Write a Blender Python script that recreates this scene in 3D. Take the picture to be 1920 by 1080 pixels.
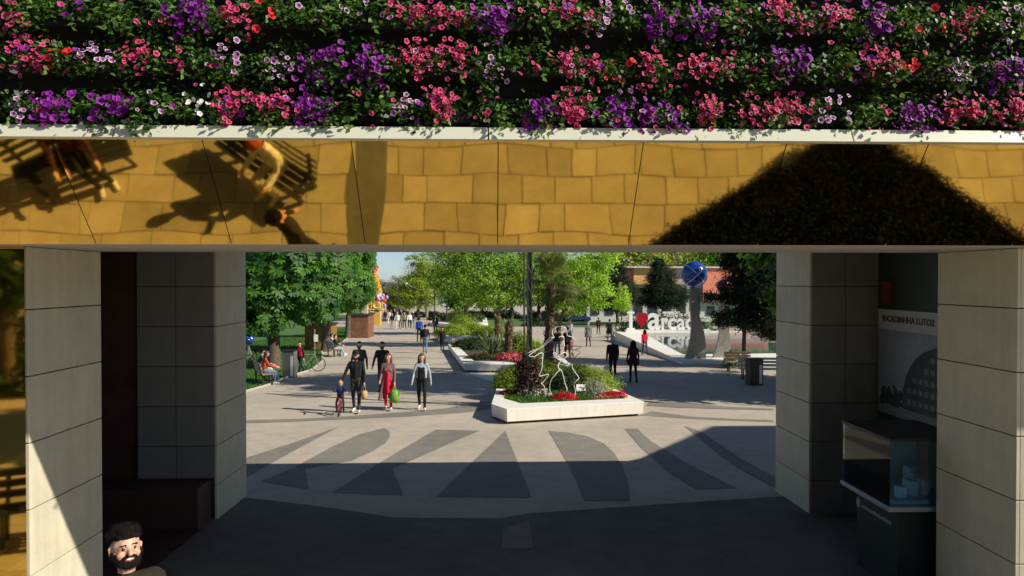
import bpy, bmesh, math, random
import numpy as np
from mathutils import Vector, Matrix

R = math.radians
random.seed(7)
rng = np.random.default_rng(7)
scene = bpy.context.scene
for o in list(bpy.data.objects):
    bpy.data.objects.remove(o)
col = scene.collection

# ---------------------------------------------------------------- camera
FPX = 1280.0                     # focal length in pixels of the 1920 px photograph
CAM = Vector((0, 0, 3.3))
YAW, PITCH = R(1.7), R(0.67)
cd = bpy.data.cameras.new('camera'); cam = bpy.data.objects.new('camera', cd)
col.objects.link(cam); scene.camera = cam
cd.sensor_width = 36; cd.lens = 36 * FPX / 1920
cd.clip_start = 0.05; cd.clip_end = 2000
cam.location = CAM; cam.rotation_euler = (R(90) - PITCH, 0, -YAW)

# ---------------------------------------------------------------- light
SUN = Vector((2.2, -0.90, 1.70)).normalized()         # direction towards the sun
el = math.asin(SUN.z); az = math.atan2(SUN.x, SUN.y)
world = bpy.data.worlds.new('World'); scene.world = world; world.use_nodes = True
nt = world.node_tree
sky = nt.nodes.new('ShaderNodeTexSky'); sky.sky_type = 'NISHITA'; sky.sun_disc = False
sky.sun_elevation = el; sky.sun_rotation = az
sky.air_density = 0.6; sky.dust_density = 0.3; sky.ozone_density = 2.0
nt.nodes['Background'].inputs['Strength'].default_value = 0.085
nt.links.new(sky.outputs[0], nt.nodes['Background'].inputs['Color'])
sl = bpy.data.lights.new('sun', 'SUN'); so = bpy.data.objects.new('sun', sl); col.objects.link(so)
sl.energy = 5.0; sl.angle = R(0.5); sl.color = (1.0, 0.93, 0.80)
so.rotation_euler = (-SUN).to_track_quat('-Z', 'Y').to_euler()
so.location = (30, -10, 30)
vs = scene.view_settings
vs.view_transform = 'Standard'; vs.look = 'None'; vs.gamma = 1.0; vs.exposure = 0.3
vs.use_curve_mapping = False

# ---------------------------------------------------------------- pixel <-> place
cr, sr = math.cos(YAW), math.sin(YAW)
FWD = Vector((sr * math.cos(PITCH), cr * math.cos(PITCH), -math.sin(PITCH)))
RGT = Vector((cr, -sr, 0)); UP = RGT.cross(FWD)
SLOPE = 0.03
def gz(y):                                   # the paving falls gently away from the gateway
    return -SLOPE * y if y > 0 else 0.0
def ray(px, py):
    return FWD + RGT * ((px - 960) / FPX) + UP * ((540 - py) / FPX)
def G(px, py, h=0.0):                        # the point of the ground (raised by h) seen at a pixel
    d = ray(px, py)
    t = (CAM.z - h) / (-d.z - SLOPE * d.y)
    return CAM + d * t
def at(px, py, Y):                           # the point seen at a pixel, on the plane y = Y
    d = ray(px, py); return CAM + d * (Y / d.y)
def atz(px, py, z):
    d = ray(px, py); return CAM + d * ((z - CAM.z) / d.z)
def gnd(x, y, h=0.0): return Vector((x, y, gz(y) + h))

# ---------------------------------------------------------------- materials
MATS = {}
def mat(name, c, rough=0.7, metal=0.0, var=0.0, scale=6.0, bump=0.0, c2=None, spec=0.5, bscale=None, detail=6, coat=0.0):
    if name in MATS: return MATS[name]
    m = bpy.data.materials.new(name); m.use_nodes = True; MATS[name] = m
    t = m.node_tree; b = t.nodes['Principled BSDF']
    b.inputs['Roughness'].default_value = rough; b.inputs['Metallic'].default_value = metal
    b.inputs['Specular IOR Level'].default_value = spec
    b.inputs['Base Color'].default_value = (*c, 1)
    if coat: b.inputs['Coat Weight'].default_value = coat
    if var or c2 or bump:
        g = t.nodes.new('ShaderNodeNewGeometry')
    if var or c2:
        n = t.nodes.new('ShaderNodeTexNoise'); n.inputs['Scale'].default_value = scale
        n.inputs['Detail'].default_value = detail; n.inputs['Roughness'].default_value = 0.65
        t.links.new(g.outputs['Position'], n.inputs['Vector'])
        r = t.nodes.new('ShaderNodeValToRGB')
        a = c2 if c2 else tuple(max(0, x * (1 - var)) for x in c)
        bb = c if c2 else tuple(min(1, x * (1 + var)) for x in c)
        r.color_ramp.elements[0].color = (*a, 1); r.color_ramp.elements[1].color = (*bb, 1)
        r.color_ramp.elements[0].position = 0.33; r.color_ramp.elements[1].position = 0.68
        t.links.new(n.outputs['Fac'], r.inputs['Fac']); t.links.new(r.outputs['Color'], b.inputs['Base Color'])
    if bump:
        n2 = t.nodes.new('ShaderNodeTexNoise'); n2.inputs['Scale'].default_value = bscale or scale * 6
        n2.inputs['Detail'].default_value = 4
        t.links.new(g.outputs['Position'], n2.inputs['Vector'])
        bp = t.nodes.new('ShaderNodeBump'); bp.inputs['Strength'].default_value = bump; bp.inputs['Distance'].default_value = 0.02
        t.links.new(n2.outputs['Fac'], bp.inputs['Height']); t.links.new(bp.outputs['Normal'], b.inputs['Normal'])
    return m
def layered(name, c, rough, speck=.10, mid=.14, big=.16, rnd=0.0, streak=0.0, bump=.2):
    # base colour broken up by stains of three sizes, optional tone change per piece and vertical run-off streaks
    m = mat(name, c, rough); t = m.node_tree; b = t.nodes['Principled BSDF']; g = t.nodes.new('ShaderNodeNewGeometry')
    def noise(sc, det, rg=.6, vec=None):
        n = t.nodes.new('ShaderNodeTexNoise'); n.inputs['Scale'].default_value = sc; n.inputs['Detail'].default_value = det; n.inputs['Roughness'].default_value = rg
        t.links.new(vec or g.outputs['Position'], n.inputs['Vector']); return n.outputs['Fac']
    def mr(f, a, lo=.3, hi=.7):
        k = t.nodes.new('ShaderNodeMapRange'); k.inputs[1].default_value = lo; k.inputs[2].default_value = hi; k.inputs[3].default_value = 1 - a; k.inputs[4].default_value = 1 + a
        t.links.new(f, k.inputs[0]); return k.outputs[0]
    def mul(a, d):
        k = t.nodes.new('ShaderNodeMath'); k.operation = 'MULTIPLY'; t.links.new(a, k.inputs[0]); t.links.new(d, k.inputs[1]); return k.outputs[0]
    v = mul(mul(mr(noise(.35, 5), big), mr(noise(2.6, 7, .7), mid)), mr(noise(45, 3), speck))
    if rnd:
        oi = t.nodes.new('ShaderNodeObjectInfo'); v = mul(v, mr(oi.outputs['Random'], rnd, 0, 1))
    if streak:
        mp = t.nodes.new('ShaderNodeMapping'); mp.inputs['Scale'].default_value = (9, 9, .5); t.links.new(g.outputs['Position'], mp.inputs['Vector'])
        v = mul(v, mr(noise(1.0, 5, .6, mp.outputs[0]), streak))
    mx = t.nodes.new('ShaderNodeVectorMath'); mx.operation = 'SCALE'; mx.inputs[0].default_value = c; t.links.new(v, mx.inputs['Scale']); t.links.new(mx.outputs[0], b.inputs['Base Color'])
    bp = t.nodes.new('ShaderNodeBump'); bp.inputs['Strength'].default_value = bump; bp.inputs['Distance'].default_value = .01; t.links.new(noise(60, 4), bp.inputs['Height']); t.links.new(bp.outputs[0], b.inputs['Normal'])
    return m
def leafmat(name, c, trans=0.35, rough=0.45):
    if name in MATS: return MATS[name]
    m = bpy.data.materials.new(name); m.use_nodes = True; MATS[name] = m
    t = m.node_tree; b = t.nodes['Principled BSDF']; out = t.nodes['Material Output']
    b.inputs['Base Color'].default_value = (*c, 1); b.inputs['Roughness'].default_value = rough
    b.inputs['Specular IOR Level'].default_value = 0.35
    tr = t.nodes.new('ShaderNodeBsdfTranslucent'); tr.inputs['Color'].default_value = (min(1, c[0] * 1.6 + .01), min(1, c[1] * 1.7), c[2] * 0.7, 1)
    mx = t.nodes.new('ShaderNodeMixShader'); mx.inputs[0].default_value = trans
    t.links.new(b.outputs[0], mx.inputs[1]); t.links.new(tr.outputs[0], mx.inputs[2]); t.links.new(mx.outputs[0], out.inputs[0])
    return m
def glassmat(name, tint, alpha, rough=0.03):
    m = bpy.data.materials.new(name); m.use_nodes = True; MATS[name] = m
    t = m.node_tree; out = t.nodes['Material Output']
    gl = t.nodes.new('ShaderNodeBsdfGlossy'); gl.inputs['Roughness'].default_value = rough
    tp = t.nodes.new('ShaderNodeBsdfTransparent'); tp.inputs['Color'].default_value = (*tint, 1)
    fr = t.nodes.new('ShaderNodeFresnel'); fr.inputs['IOR'].default_value = alpha
    mx = t.nodes.new('ShaderNodeMixShader')
    t.links.new(fr.outputs[0], mx.inputs[0]); t.links.new(tp.outputs[0], mx.inputs[1]); t.links.new(gl.outputs[0], mx.inputs[2])
    t.links.new(mx.outputs[0], out.inputs[0]); return m

# ---------------------------------------------------------------- mesh builder
class MB:
    def __init__(s): s.v = []; s.f = []; s.m = []
    def add(s, vs, fs, mi=0):
        o = len(s.v); s.v += [tuple(v) for v in vs]
        s.f += [tuple(i + o for i in f) for f in fs]; s.m += [mi] * len(fs); return s
    def box(s, lo, hi, mi=0):
        x0, y0, z0 = lo; x1, y1, z1 = hi
        v = [(x0,y0,z0),(x1,y0,z0),(x1,y1,z0),(x0,y1,z0),(x0,y0,z1),(x1,y0,z1),(x1,y1,z1),(x0,y1,z1)]
        return s.add(v, [(0,3,2,1),(4,5,6,7),(0,1,5,4),(1,2,6,5),(2,3,7,6),(3,0,4,7)], mi)
    def obox(s, M, size, mi=0):
        a, b, c = (k / 2 for k in size)
        v = [M @ Vector(p) for p in ((-a,-b,-c),(a,-b,-c),(a,b,-c),(-a,b,-c),(-a,-b,c),(a,-b,c),(a,b,c),(-a,b,c))]
        return s.add(v, [(0,3,2,1),(4,5,6,7),(0,1,5,4),(1,2,6,5),(2,3,7,6),(3,0,4,7)], mi)
    def tube(s, pts, rs, n=8, mi=0, cap=True):
        pts = [Vector(p) for p in pts]
        if not hasattr(rs, '__len__'): rs = [rs] * len(pts)
        rings = []; ref = None
        for i, p in enumerate(pts):
            d = (pts[min(i + 1, len(pts) - 1)] - pts[max(i - 1, 0)])
            if d.length < 1e-9: d = Vector((0, 0, 1))
            d.normalize()
            if ref is None: ref = d.orthogonal()
            u = (ref - d * ref.dot(d))
            if u.length < 1e-6: u = d.orthogonal()
            u.normalize(); ref = u; w = d.cross(u)
            rings.append([p + (u * math.cos(2*math.pi*k/n) + w * math.sin(2*math.pi*k/n)) * rs[i] for k in range(n)])
        vs = [q for r in rings for q in r]; fs = []
        for i in range(len(pts) - 1):
            for k in range(n):
                a = i*n + k; b = i*n + (k+1) % n
                fs.append((a, b, b + n, a + n))
        if cap: fs.append(tuple(range(n - 1, -1, -1))); fs.append(tuple((len(pts)-1)*n + k for k in range(n)))
        return s.add(vs, fs, mi)
    def prism(s, bottom, top, mi=0, cap_top=True, cap_bot=True):
        n = len(bottom); fs = [(i, (i+1) % n, n + (i+1) % n, n + i) for i in range(n)]
        if cap_top: fs.append(tuple(range(n, 2*n)))
        if cap_bot: fs.append(tuple(range(n - 1, -1, -1)))
        return s.add(list(bottom) + list(top), fs, mi)
    def ball(s, c, r, nu=16, nv=10, mi=0):
        c = Vector(c); rx, ry, rz = r if hasattr(r, '__len__') else (r, r, r)
        vs = [c + Vector((0, 0, -rz))]
        for j in range(1, nv):
            t = math.pi * j / nv - math.pi / 2
            for i in range(nu):
                a = 2*math.pi*i/nu
                vs.append(c + Vector((rx*math.cos(t)*math.cos(a), ry*math.cos(t)*math.sin(a), rz*math.sin(t))))
        vs.append(c + Vector((0, 0, rz))); fs = []
        for i in range(nu):
            fs.append((0, 1 + (i+1) % nu, 1 + i))
            for j in range(nv - 2):
                a = 1 + j*nu + i; b = 1 + j*nu + (i+1) % nu
                fs.append((a, b, b + nu, a + nu))
            fs.append((len(vs)-1, 1 + (nv-2)*nu + i, 1 + (nv-2)*nu + (i+1) % nu))
        return s.add(vs, fs, mi)
    def torus(s, c, Rr, r, axis, n=24, k=8, mi=0):
        axis = Vector(axis).normalized(); u = axis.orthogonal().normalized(); w = axis.cross(u); c = Vector(c)
        vs = []
        for i in range(n):
            a = 2*math.pi*i/n; d = u*math.cos(a) + w*math.sin(a)
            for j in range(k):
                b = 2*math.pi*j/k; vs.append(c + d*(Rr + r*math.cos(b)) + axis*(r*math.sin(b)))
        fs = [(i*k+j, ((i+1)%n)*k+j, ((i+1)%n)*k+(j+1)%k, i*k+(j+1)%k) for i in range(n) for j in range(k)]
        return s.add(vs, fs, mi)
    def build(s, name, mats, parent=None, smooth=False, bevel=0.0):
        me = bpy.data.meshes.new(name); me.from_pydata(s.v, [], s.f)
        if not isinstance(mats, (list, tuple)): mats = [mats]
        for m in mats: me.materials.append(m)
        if any(s.m): me.polygons.foreach_set('material_index', s.m)
        bm = bmesh.new(); bm.from_mesh(me); bmesh.ops.recalc_face_normals(bm, faces=bm.faces); bm.to_mesh(me); bm.free()
        if smooth: me.polygons.foreach_set('use_smooth', [True] * len(me.polygons))
        return link(name, me, parent, bevel)
def link(name, me, parent=None, bevel=0.0):
    o = bpy.data.objects.new(name, me); col.objects.link(o)
    if parent is not None: o.parent = parent; o.matrix_parent_inverse = PINV(parent)
    if bevel:
        b = o.modifiers.new('bevel', 'BEVEL'); b.width = bevel; b.segments = 2; b.limit_method = 'ANGLE'
    return o
def PINV(p):                                     # children are given in world coordinates
    return PW(p).inverted()
def PW(p):
    M = Matrix.LocRotScale(p.location, p.rotation_euler, p.scale)
    return PW(p.parent) @ (p.matrix_parent_inverse @ M) if p.parent else M
def tag(o, label, cat, group=None):
    o['label'] = label; o['category'] = cat
    if group: o['group'] = group
    return o
def struct(o): o['kind'] = 'structure'; return o
def empty(name, loc=(0, 0, 0)):
    o = bpy.data.objects.new(name, None); col.objects.link(o); o.location = loc; o.empty_display_size = 0.2; return o
def sheet(name, pts, m, h=0.0, parent=None):     # flat polygon laid on the sloping paving
    mb = MB(); mb.add([(p[0], p[1], gz(p[1]) + h) for p in pts], [tuple(range(len(pts)))])
    return mb.build(name, m, parent)
def reloc(o, loc):                               # give a mesh object an origin at its base without moving it
    loc = Vector(loc); o.data.transform(Matrix.Translation(-loc)); o.location = loc; return o

# leaves: kite-shaped faces, one quad each, numpy built
def leaves(name, P, N, size, mats, parent=None, aspect=0.55, droop=None, seed=1):
    r = np.random.default_rng(seed); n = len(P)
    P = np.asarray(P, float); N = np.asarray(N, float); N /= np.linalg.norm(N, axis=1)[:, None] + 1e-9
    T = r.normal(size=(n, 3)); T -= (T * N).sum(1)[:, None] * N; 
    if droop is not None: T = T * 0.6 + np.asarray(droop); T -= (T * N).sum(1)[:, None] * N
    T /= np.linalg.norm(T, axis=1)[:, None] + 1e-9
    B = np.cross(N, T); s = (np.asarray(size) * r.uniform(.7, 1.3, n))[:, None]
    V = np.empty((n, 4, 3)); V[:, 0] = P - T*s*.5; V[:, 1] = P + B*s*aspect*.5 + N*s*.08; V[:, 2] = P + T*s*.5 - N*s*.1; V[:, 3] = P - B*s*aspect*.5 + N*s*.08
    return quads(name, V, mats, parent, r)
def quads(name, V, mats, parent=None, r=None, mi=None):
    n = len(V); me = bpy.data.meshes.new(name)
    me.vertices.add(4*n); me.loops.add(4*n); me.polygons.add(n)
    me.vertices.foreach_set('co', V.reshape(-1)); me.loops.foreach_set('vertex_index', np.arange(4*n))
    me.polygons.foreach_set('loop_start', np.arange(0, 4*n, 4)); me.polygons.foreach_set('loop_total', np.full(n, 4))
    if not isinstance(mats, (list, tuple)): mats = [mats]
    for m in mats: me.materials.append(m)
    if mi is None and len(mats) > 1: mi = r.integers(0, len(mats), n)
    if mi is not None: me.polygons.foreach_set('material_index', np.asarray(mi, dtype=np.int32))
    me.update(); me.validate()
    return link(name, me, parent)
def unit(n, r): 
    v = r.normal(size=(n, 3)); return v / np.linalg.norm(v, axis=1)[:, None]
def meshtext(s, size, depth, m, name, M, parent=None, bold=0.0, align='LEFT'):
    cu = bpy.data.curves.new('t', 'FONT'); cu.body = s; cu.size = size; cu.extrude = depth; cu.offset = bold; cu.align_x = align
    ob = bpy.data.objects.new('t', cu); col.objects.link(ob)
    dg = bpy.context.evaluated_depsgraph_get(); me = bpy.data.meshes.new_from_object(ob.evaluated_get(dg))
    bpy.data.objects.remove(ob); me.transform(M); me.materials.clear(); me.materials.append(m)
    return link(name, me, parent)
# ================================================================ setting
M_conc = layered('light_concrete', (0.42, 0.362, 0.288), 0.85, .10, .13, .10)
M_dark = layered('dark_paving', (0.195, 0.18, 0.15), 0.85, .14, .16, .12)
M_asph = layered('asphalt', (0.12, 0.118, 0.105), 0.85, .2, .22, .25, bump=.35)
M_stone = layered('limestone', (0.57, 0.525, 0.385), 0.55, .03, .10, .06, .07, .07, .06)
M_granite = layered('grey_granite', (0.20, 0.20, 0.185), 0.45, .06, .10, .06, .10, .05, .04)
M_joint = mat('dark_joint', (0.05, 0.045, 0.04), 0.9)
M_soffit = mat('soffit_render', (0.52, 0.47, 0.40), 0.8, var=0.05, scale=1.5)
M_roof = mat('roof_render', (0.45, 0.43, 0.38), 0.8, var=0.08)
M_gold = mat('gold_mirror', (0.78, 0.50, 0.11), 0.04, metal=1.0, bump=0.03, bscale=1.3)
M_ledge = mat('white_metal', (0.62, 0.62, 0.49), 0.3, spec=0.5)
M_black = mat('matt_black', (0.006, 0.006, 0.006), 0.95)
M_white = layered('white_concrete', (0.78, 0.75, 0.67), 0.6, .03, .06, .05, 0, .06, .08)
M_grass = mat('lawn', (0.055, 0.13, 0.02), 0.9, var=0.3, scale=5)
M_soil = mat('soil', (0.05, 0.035, 0.02), 0.95, var=0.3, scale=12, bump=0.6, bscale=30)
M_brown = mat('brown_wood', (0.062, 0.030, 0.022), 0.6, var=0.25, scale=3)
M_greenboard = mat('green_board', (0.025, 0.045, 0.030), 0.5)
M_steel = mat('grey_steel', (0.36, 0.35, 0.32), 0.38, metal=0.6, var=0.1, scale=4)
M_dkmetal = mat('dark_metal', (0.035, 0.037, 0.035), 0.45, metal=0.3)

mb = MB(); W = 420
mb.add([(-W, -300, 0), (W, -300, 0), (W, 0, 0), (-W, 0, 0)], [(0, 1, 2, 3)])
mb.add([(-W, 0, 0), (W, 0, 0), (W, 600, gz(600)), (-W, 600, gz(600))], [(0, 1, 2, 3)])
ground = struct(mb.build('plaza_ground', M_conc))

# dark shapes laid into the paving (outlines read off the photograph, placed on the ground)
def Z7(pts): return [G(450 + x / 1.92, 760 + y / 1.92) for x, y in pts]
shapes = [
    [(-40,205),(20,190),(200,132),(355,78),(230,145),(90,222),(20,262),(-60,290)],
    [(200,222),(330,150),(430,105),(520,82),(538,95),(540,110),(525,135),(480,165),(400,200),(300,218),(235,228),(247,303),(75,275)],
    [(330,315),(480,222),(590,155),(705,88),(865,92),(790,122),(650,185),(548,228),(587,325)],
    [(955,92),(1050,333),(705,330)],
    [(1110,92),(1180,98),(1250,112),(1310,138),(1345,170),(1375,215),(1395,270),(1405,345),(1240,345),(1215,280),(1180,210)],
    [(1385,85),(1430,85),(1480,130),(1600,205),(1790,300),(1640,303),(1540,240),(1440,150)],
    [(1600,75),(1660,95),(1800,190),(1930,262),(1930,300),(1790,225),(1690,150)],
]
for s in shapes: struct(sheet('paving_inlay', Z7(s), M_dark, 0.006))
# arcs of darker paving in front of the planter and along the path
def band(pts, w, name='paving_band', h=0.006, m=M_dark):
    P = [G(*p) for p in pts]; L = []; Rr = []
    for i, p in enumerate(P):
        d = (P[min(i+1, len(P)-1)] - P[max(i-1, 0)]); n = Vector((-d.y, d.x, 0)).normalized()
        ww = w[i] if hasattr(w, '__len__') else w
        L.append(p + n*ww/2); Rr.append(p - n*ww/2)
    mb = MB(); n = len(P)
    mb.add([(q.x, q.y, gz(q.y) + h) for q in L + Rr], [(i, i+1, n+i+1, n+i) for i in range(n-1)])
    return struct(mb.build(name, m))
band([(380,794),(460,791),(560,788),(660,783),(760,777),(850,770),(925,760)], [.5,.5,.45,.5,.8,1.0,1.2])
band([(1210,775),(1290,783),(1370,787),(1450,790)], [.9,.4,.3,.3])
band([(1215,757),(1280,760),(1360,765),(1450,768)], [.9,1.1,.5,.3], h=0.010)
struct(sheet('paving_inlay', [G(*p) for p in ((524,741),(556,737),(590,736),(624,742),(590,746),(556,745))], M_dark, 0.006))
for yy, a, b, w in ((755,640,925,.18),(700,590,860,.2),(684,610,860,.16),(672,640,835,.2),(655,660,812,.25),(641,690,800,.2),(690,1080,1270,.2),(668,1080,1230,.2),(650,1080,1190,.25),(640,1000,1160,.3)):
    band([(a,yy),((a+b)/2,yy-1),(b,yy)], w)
# darker asphalt under the gateway
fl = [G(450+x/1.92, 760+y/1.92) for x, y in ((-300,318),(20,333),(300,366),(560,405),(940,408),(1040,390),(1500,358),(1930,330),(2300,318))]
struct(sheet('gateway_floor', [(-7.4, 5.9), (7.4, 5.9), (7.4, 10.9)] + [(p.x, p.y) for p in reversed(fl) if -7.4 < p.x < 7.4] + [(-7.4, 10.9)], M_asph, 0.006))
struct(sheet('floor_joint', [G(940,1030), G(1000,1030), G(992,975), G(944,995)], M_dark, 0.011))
# flagstones in front of the gateway (seen in the gold fascia)
M_flag = layered('flagstone', (0.42, 0.365, 0.28), 0.8, .08, .16, .15, .10)
M_flag2 = layered('flagstone_dull', (0.36, 0.315, 0.245), 0.8, .08, .16, .15, .14)
front = struct(sheet('front_plaza', [(-8.2, 1.2), (8.2, 1.2), (8.2, 5.7), (-8.2, 5.7)], mat('sandy_joint', (.27, .235, .18), .9), 0.006))
r = random.Random(3); y = 1.25; row = 0
while y < 5.6:
    h = r.choice((.34, .42, .48)); x = -8.1 + r.uniform(0, .4)
    while x < 8.0:
        w = r.choice((.38, .5, .58, .7)); e = .005
        mb = MB(); z = gz(y) + .03 + r.uniform(-.003, .003)
        q = [(x+e+r.uniform(0,.008), y+e), (x+w-e, y+e+r.uniform(0,.01)), (x+w-e-r.uniform(0,.008), y+h-e), (x+e, y+h-e-r.uniform(0,.01))]
        mb.prism([(a, b, gz(b) - .01) for a, b in q], [(a, b, z - SLOPE*(b-y)) for a, b in q], cap_bot=False)
        mb.build('flagstone', M_flag if r.random() < .6 else M_flag2, front)
        x += w
    y += h
mb = MB(); q = [(-1.95, 1.2), (-1.45, 1.2), (-1.62, 5.7), (-1.95, 5.7)]
mb.prism([(a, b, gz(b)+.03) for a, b in q], [(a, b, gz(b)+.042) for a, b in q]); struct(mb.build('dark_paving_strip', M_asph))

# ---------------------------------------------------------------- gateway
gw = empty('gateway', (0.4, 9.0, gz(9.0)))
tag(gw, 'stone gateway with four clad pillars, gold mirrored fascia and a wall of flowers on top', 'gateway')
XL, XR = -4.14, 4.90
NEAR = (6.22, 7.36); FAR = (10.38, 11.62); ZS = 3.60
def pillar(side, y0, y1, joints, w, ztop, front_slabs, ncol=2, zcut=None):
    s = -1 if side == 'l' else 1; X = XL if side == 'l' else XR; t = .035; e = .005
    xo = X + s * w
    core = MB(); core.box((min(X + s*t, xo), y0 + t, gz(y1) - .3), (max(X + s*t, xo), y1 - t, ztop))
    p = core.build('pillar', M_joint, gw)
    zs = [ztop] + [j for j in joints if j > gz(y1) + .05] + [gz(y1) - .25]
    for a, b in zip(zs[:-1], zs[1:]):
        # inner face
        mb = MB(); mb.box((min(X, X+s*t), y0, b + e), (max(X, X+s*t), y1, a - e)); mb.build('slab', M_stone, p, bevel=.004)
        if front_slabs and (zcut is None or a > zcut + .05):
            bb = b if zcut is None else max(b, zcut)
            for k in range(ncol):
                xa = X + s*(t + .002) + s*(w - t)*k/ncol; xb = X + s*(t + .002) + s*(w - t)*(k+1)/ncol - s*e*2
                mb = MB(); mb.box((min(xa, xb), y0 - .001, bb + e), (max(xa, xb), y0 + t, a - e)); mb.build('slab', M_granite if y0 > 9 else M_stone, p, bevel=.004)
                mb = MB(); mb.box((min(xa, xb), y1 - t, b + e), (max(xa, xb), y1 + .001, a - e)); mb.build('slab', M_stone, p, bevel=.004)
    return p
jn = [3.035 - .6*k for k in range(6)]; jf = [3.20 - .6*k for k in range(7)]
pillar('l', *NEAR, jn, 1.15, ZS, False)
pillar('r', *NEAR, jn, 1.6, ZS, True)
pillar('l', *FAR, jf, 1.18, 3.86, True, zcut=0.31)
pillar('r', *FAR, jf, 1.10, 3.86, True)
# beam, roof and unseen side blocks added to keep the sun out
mb = MB(); mb.box((-14, 5.66, ZS), (14, 7.38, 3.87)); mb.build('beam', M_soffit, gw)
mb = MB(); mb.box((-14, 5.66, 3.875), (14, 11.55, 4.05)); mb.build('roof', M_roof, gw)
mb = MB(); mb.box((-14, 5.30, 4.352), (14, 5.65, 6.0)); mb.build('parapet', M_roof, gw)
mb = MB(); P = [(8.6, 4.055), (9.4, 4.45), (20.8, 11.1), (34, 11.1), (34, -1), (14.05, -1), (14.05, 4.055)]  # unseen sloped block added to cast the rising shadow edge at right
mb.prism([(x, 9.0, z) for x, z in P], [(x, 11.55, z) for x, z in P]); mb.build('shadow_wing', M_roof, gw)
for s in (-1, 1):
    mb = MB(); mb.box((min(s*7.45, s*13.9), 6.3, -.6), (max(s*7.45, s*13.9), 11.6, 3.87)); mb.build('sun_block', M_roof, gw)
    xi = -6.15 if s < 0 else 5.97
    mb = MB(); mb.box((min(xi, s*7.44), 7.0, -.6), (max(xi, s*7.44), 11.5, 3.865)); mb.build('recess_wall', M_brown if s < 0 else M_greenboard, gw)
mb = MB(); mb.box((-6.14, 10.46, -.6), (-5.325, 10.56, 3.86)); mb.build('recess_back', M_brown, gw)
# left recess: brown timber back wall boards, plinth and floor
for k in range(8):
    mb = MB(); mb.box((-6.148, 7.42 + k*.37, -.4), (-6.12, 7.42 + k*.37 + .36, 3.84)); mb.build('board', M_brown, gw)
mb = MB(); mb.box((-6.1, 9.9, -.5), (-4.22, 10.372, .30)); mb.build('plinth', M_brown, gw, bevel=.01)
mb = MB(); mb.prism([(-6.11,7.4,-.5),(-4.16,7.4,-.5),(-4.16,9.89,-.5),(-6.11,9.89,-.5)], [(-6.11,7.4,gz(7.4)+.02),(-4.16,7.4,gz(7.4)+.02),(-4.16,9.89,gz(9.89)+.02),(-6.11,9.89,gz(9.89)+.02)])
mb.build('recess_floor', M_brown, gw)
# gold fascia, leaning out over the front
fa = empty('fascia', (0.4, 5.6, 3.6)); fa.parent = gw; fa.matrix_parent_inverse = PINV(gw)
YB, ZB, YT, ZT = 5.64, 3.602, 5.075, 4.345
xs = [-9.69 + 1.082*k for k in range(18)]
r = random.Random(5)
for a, b in zip(xs[:-1], xs[1:]):
    o1 = r.uniform(-.002, .002); o2 = r.uniform(-.002, .002); e = .0035
    def fp(x, t, off): return (x, YB + (YT-YB)*t - off*.8, ZB + (ZT-ZB)*t - off*.6)
    mb = MB(); nx, nz = 8, 6; V = []
    for j in range(nz+1):
        for i in range(nx+1):
            u, v = i/nx, j/nz
            bow = .0035*math.sin(math.pi*u)*math.sin(math.pi*v) + r.uniform(-.0001, .0001)
            V.append(fp(a + e + (b-a-2*e)*u, v, .02 + bow + o1*u + o2*v))
    F = [(j*(nx+1)+i, j*(nx+1)+i+1, (j+1)*(nx+1)+i+1, (j+1)*(nx+1)+i) for j in range(nz) for i in range(nx)]
    mb.add(V, F); mb.build('gold_panel', M_gold, fa, smooth=True)
mb = MB(); mb.add([fp(-9.69, 0, 0), fp(8.704, 0, 0), fp(8.704, 1, 0), fp(-9.69, 1, 0)], [(0,1,2,3)]); mb.build('backing', M_joint, fa)
for a, b in ((-9.69,-5.4),(-5.39,-2.7),(-2.69,-.03),(-.02,2.65),(2.66,5.4),(5.41,8.7)):
    mb = MB(); Q = [(4.94, 4.315), (5.03, 4.315), (5.045, 4.362), (5.198, 4.362), (5.198, 4.412), (4.985, 4.412)]; mb.prism([(a, y, z) for y, z in Q], [(b, y, z) for y, z in Q]); mb.build('ledge', M_ledge, gw, bevel=.003)
mb = MB(); mb.box((-9.69, 5.20, 4.355), (8.7, 5.295, 6.0)); mb.build('planting_wall', M_black, gw)  # near-black backing and troughs put the shade of the row gaps into colour
for z in (4.47, 4.81, 5.15, 5.49):
    mb = MB(); mb.box((-9.6, 5.08, z), (8.65, 5.199, z + .10)); mb.build('trough', M_black, gw)
# gold mirror cladding left of the near left pillar
for k in range(3):
    mb = MB(); x0 = XL - 1.20 - 1.1*k + 1.18; 
    mb.add([(x0, 6.205, -.2), (x0 - 1.09, 6.195, -.2), (x0 - 1.09, 6.195, 2.95), (x0, 6.205, 2.95)], [(0,1,2,3)])
    mb.add([(x0, 6.205, 2.955), (x0 - 1.09, 6.195, 2.955), (x0 - 1.09, 6.195, 3.598), (x0, 6.205, 3.598)], [(0,1,2,3)])
    mb.build('gold_cladding', M_gold, gw)
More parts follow.
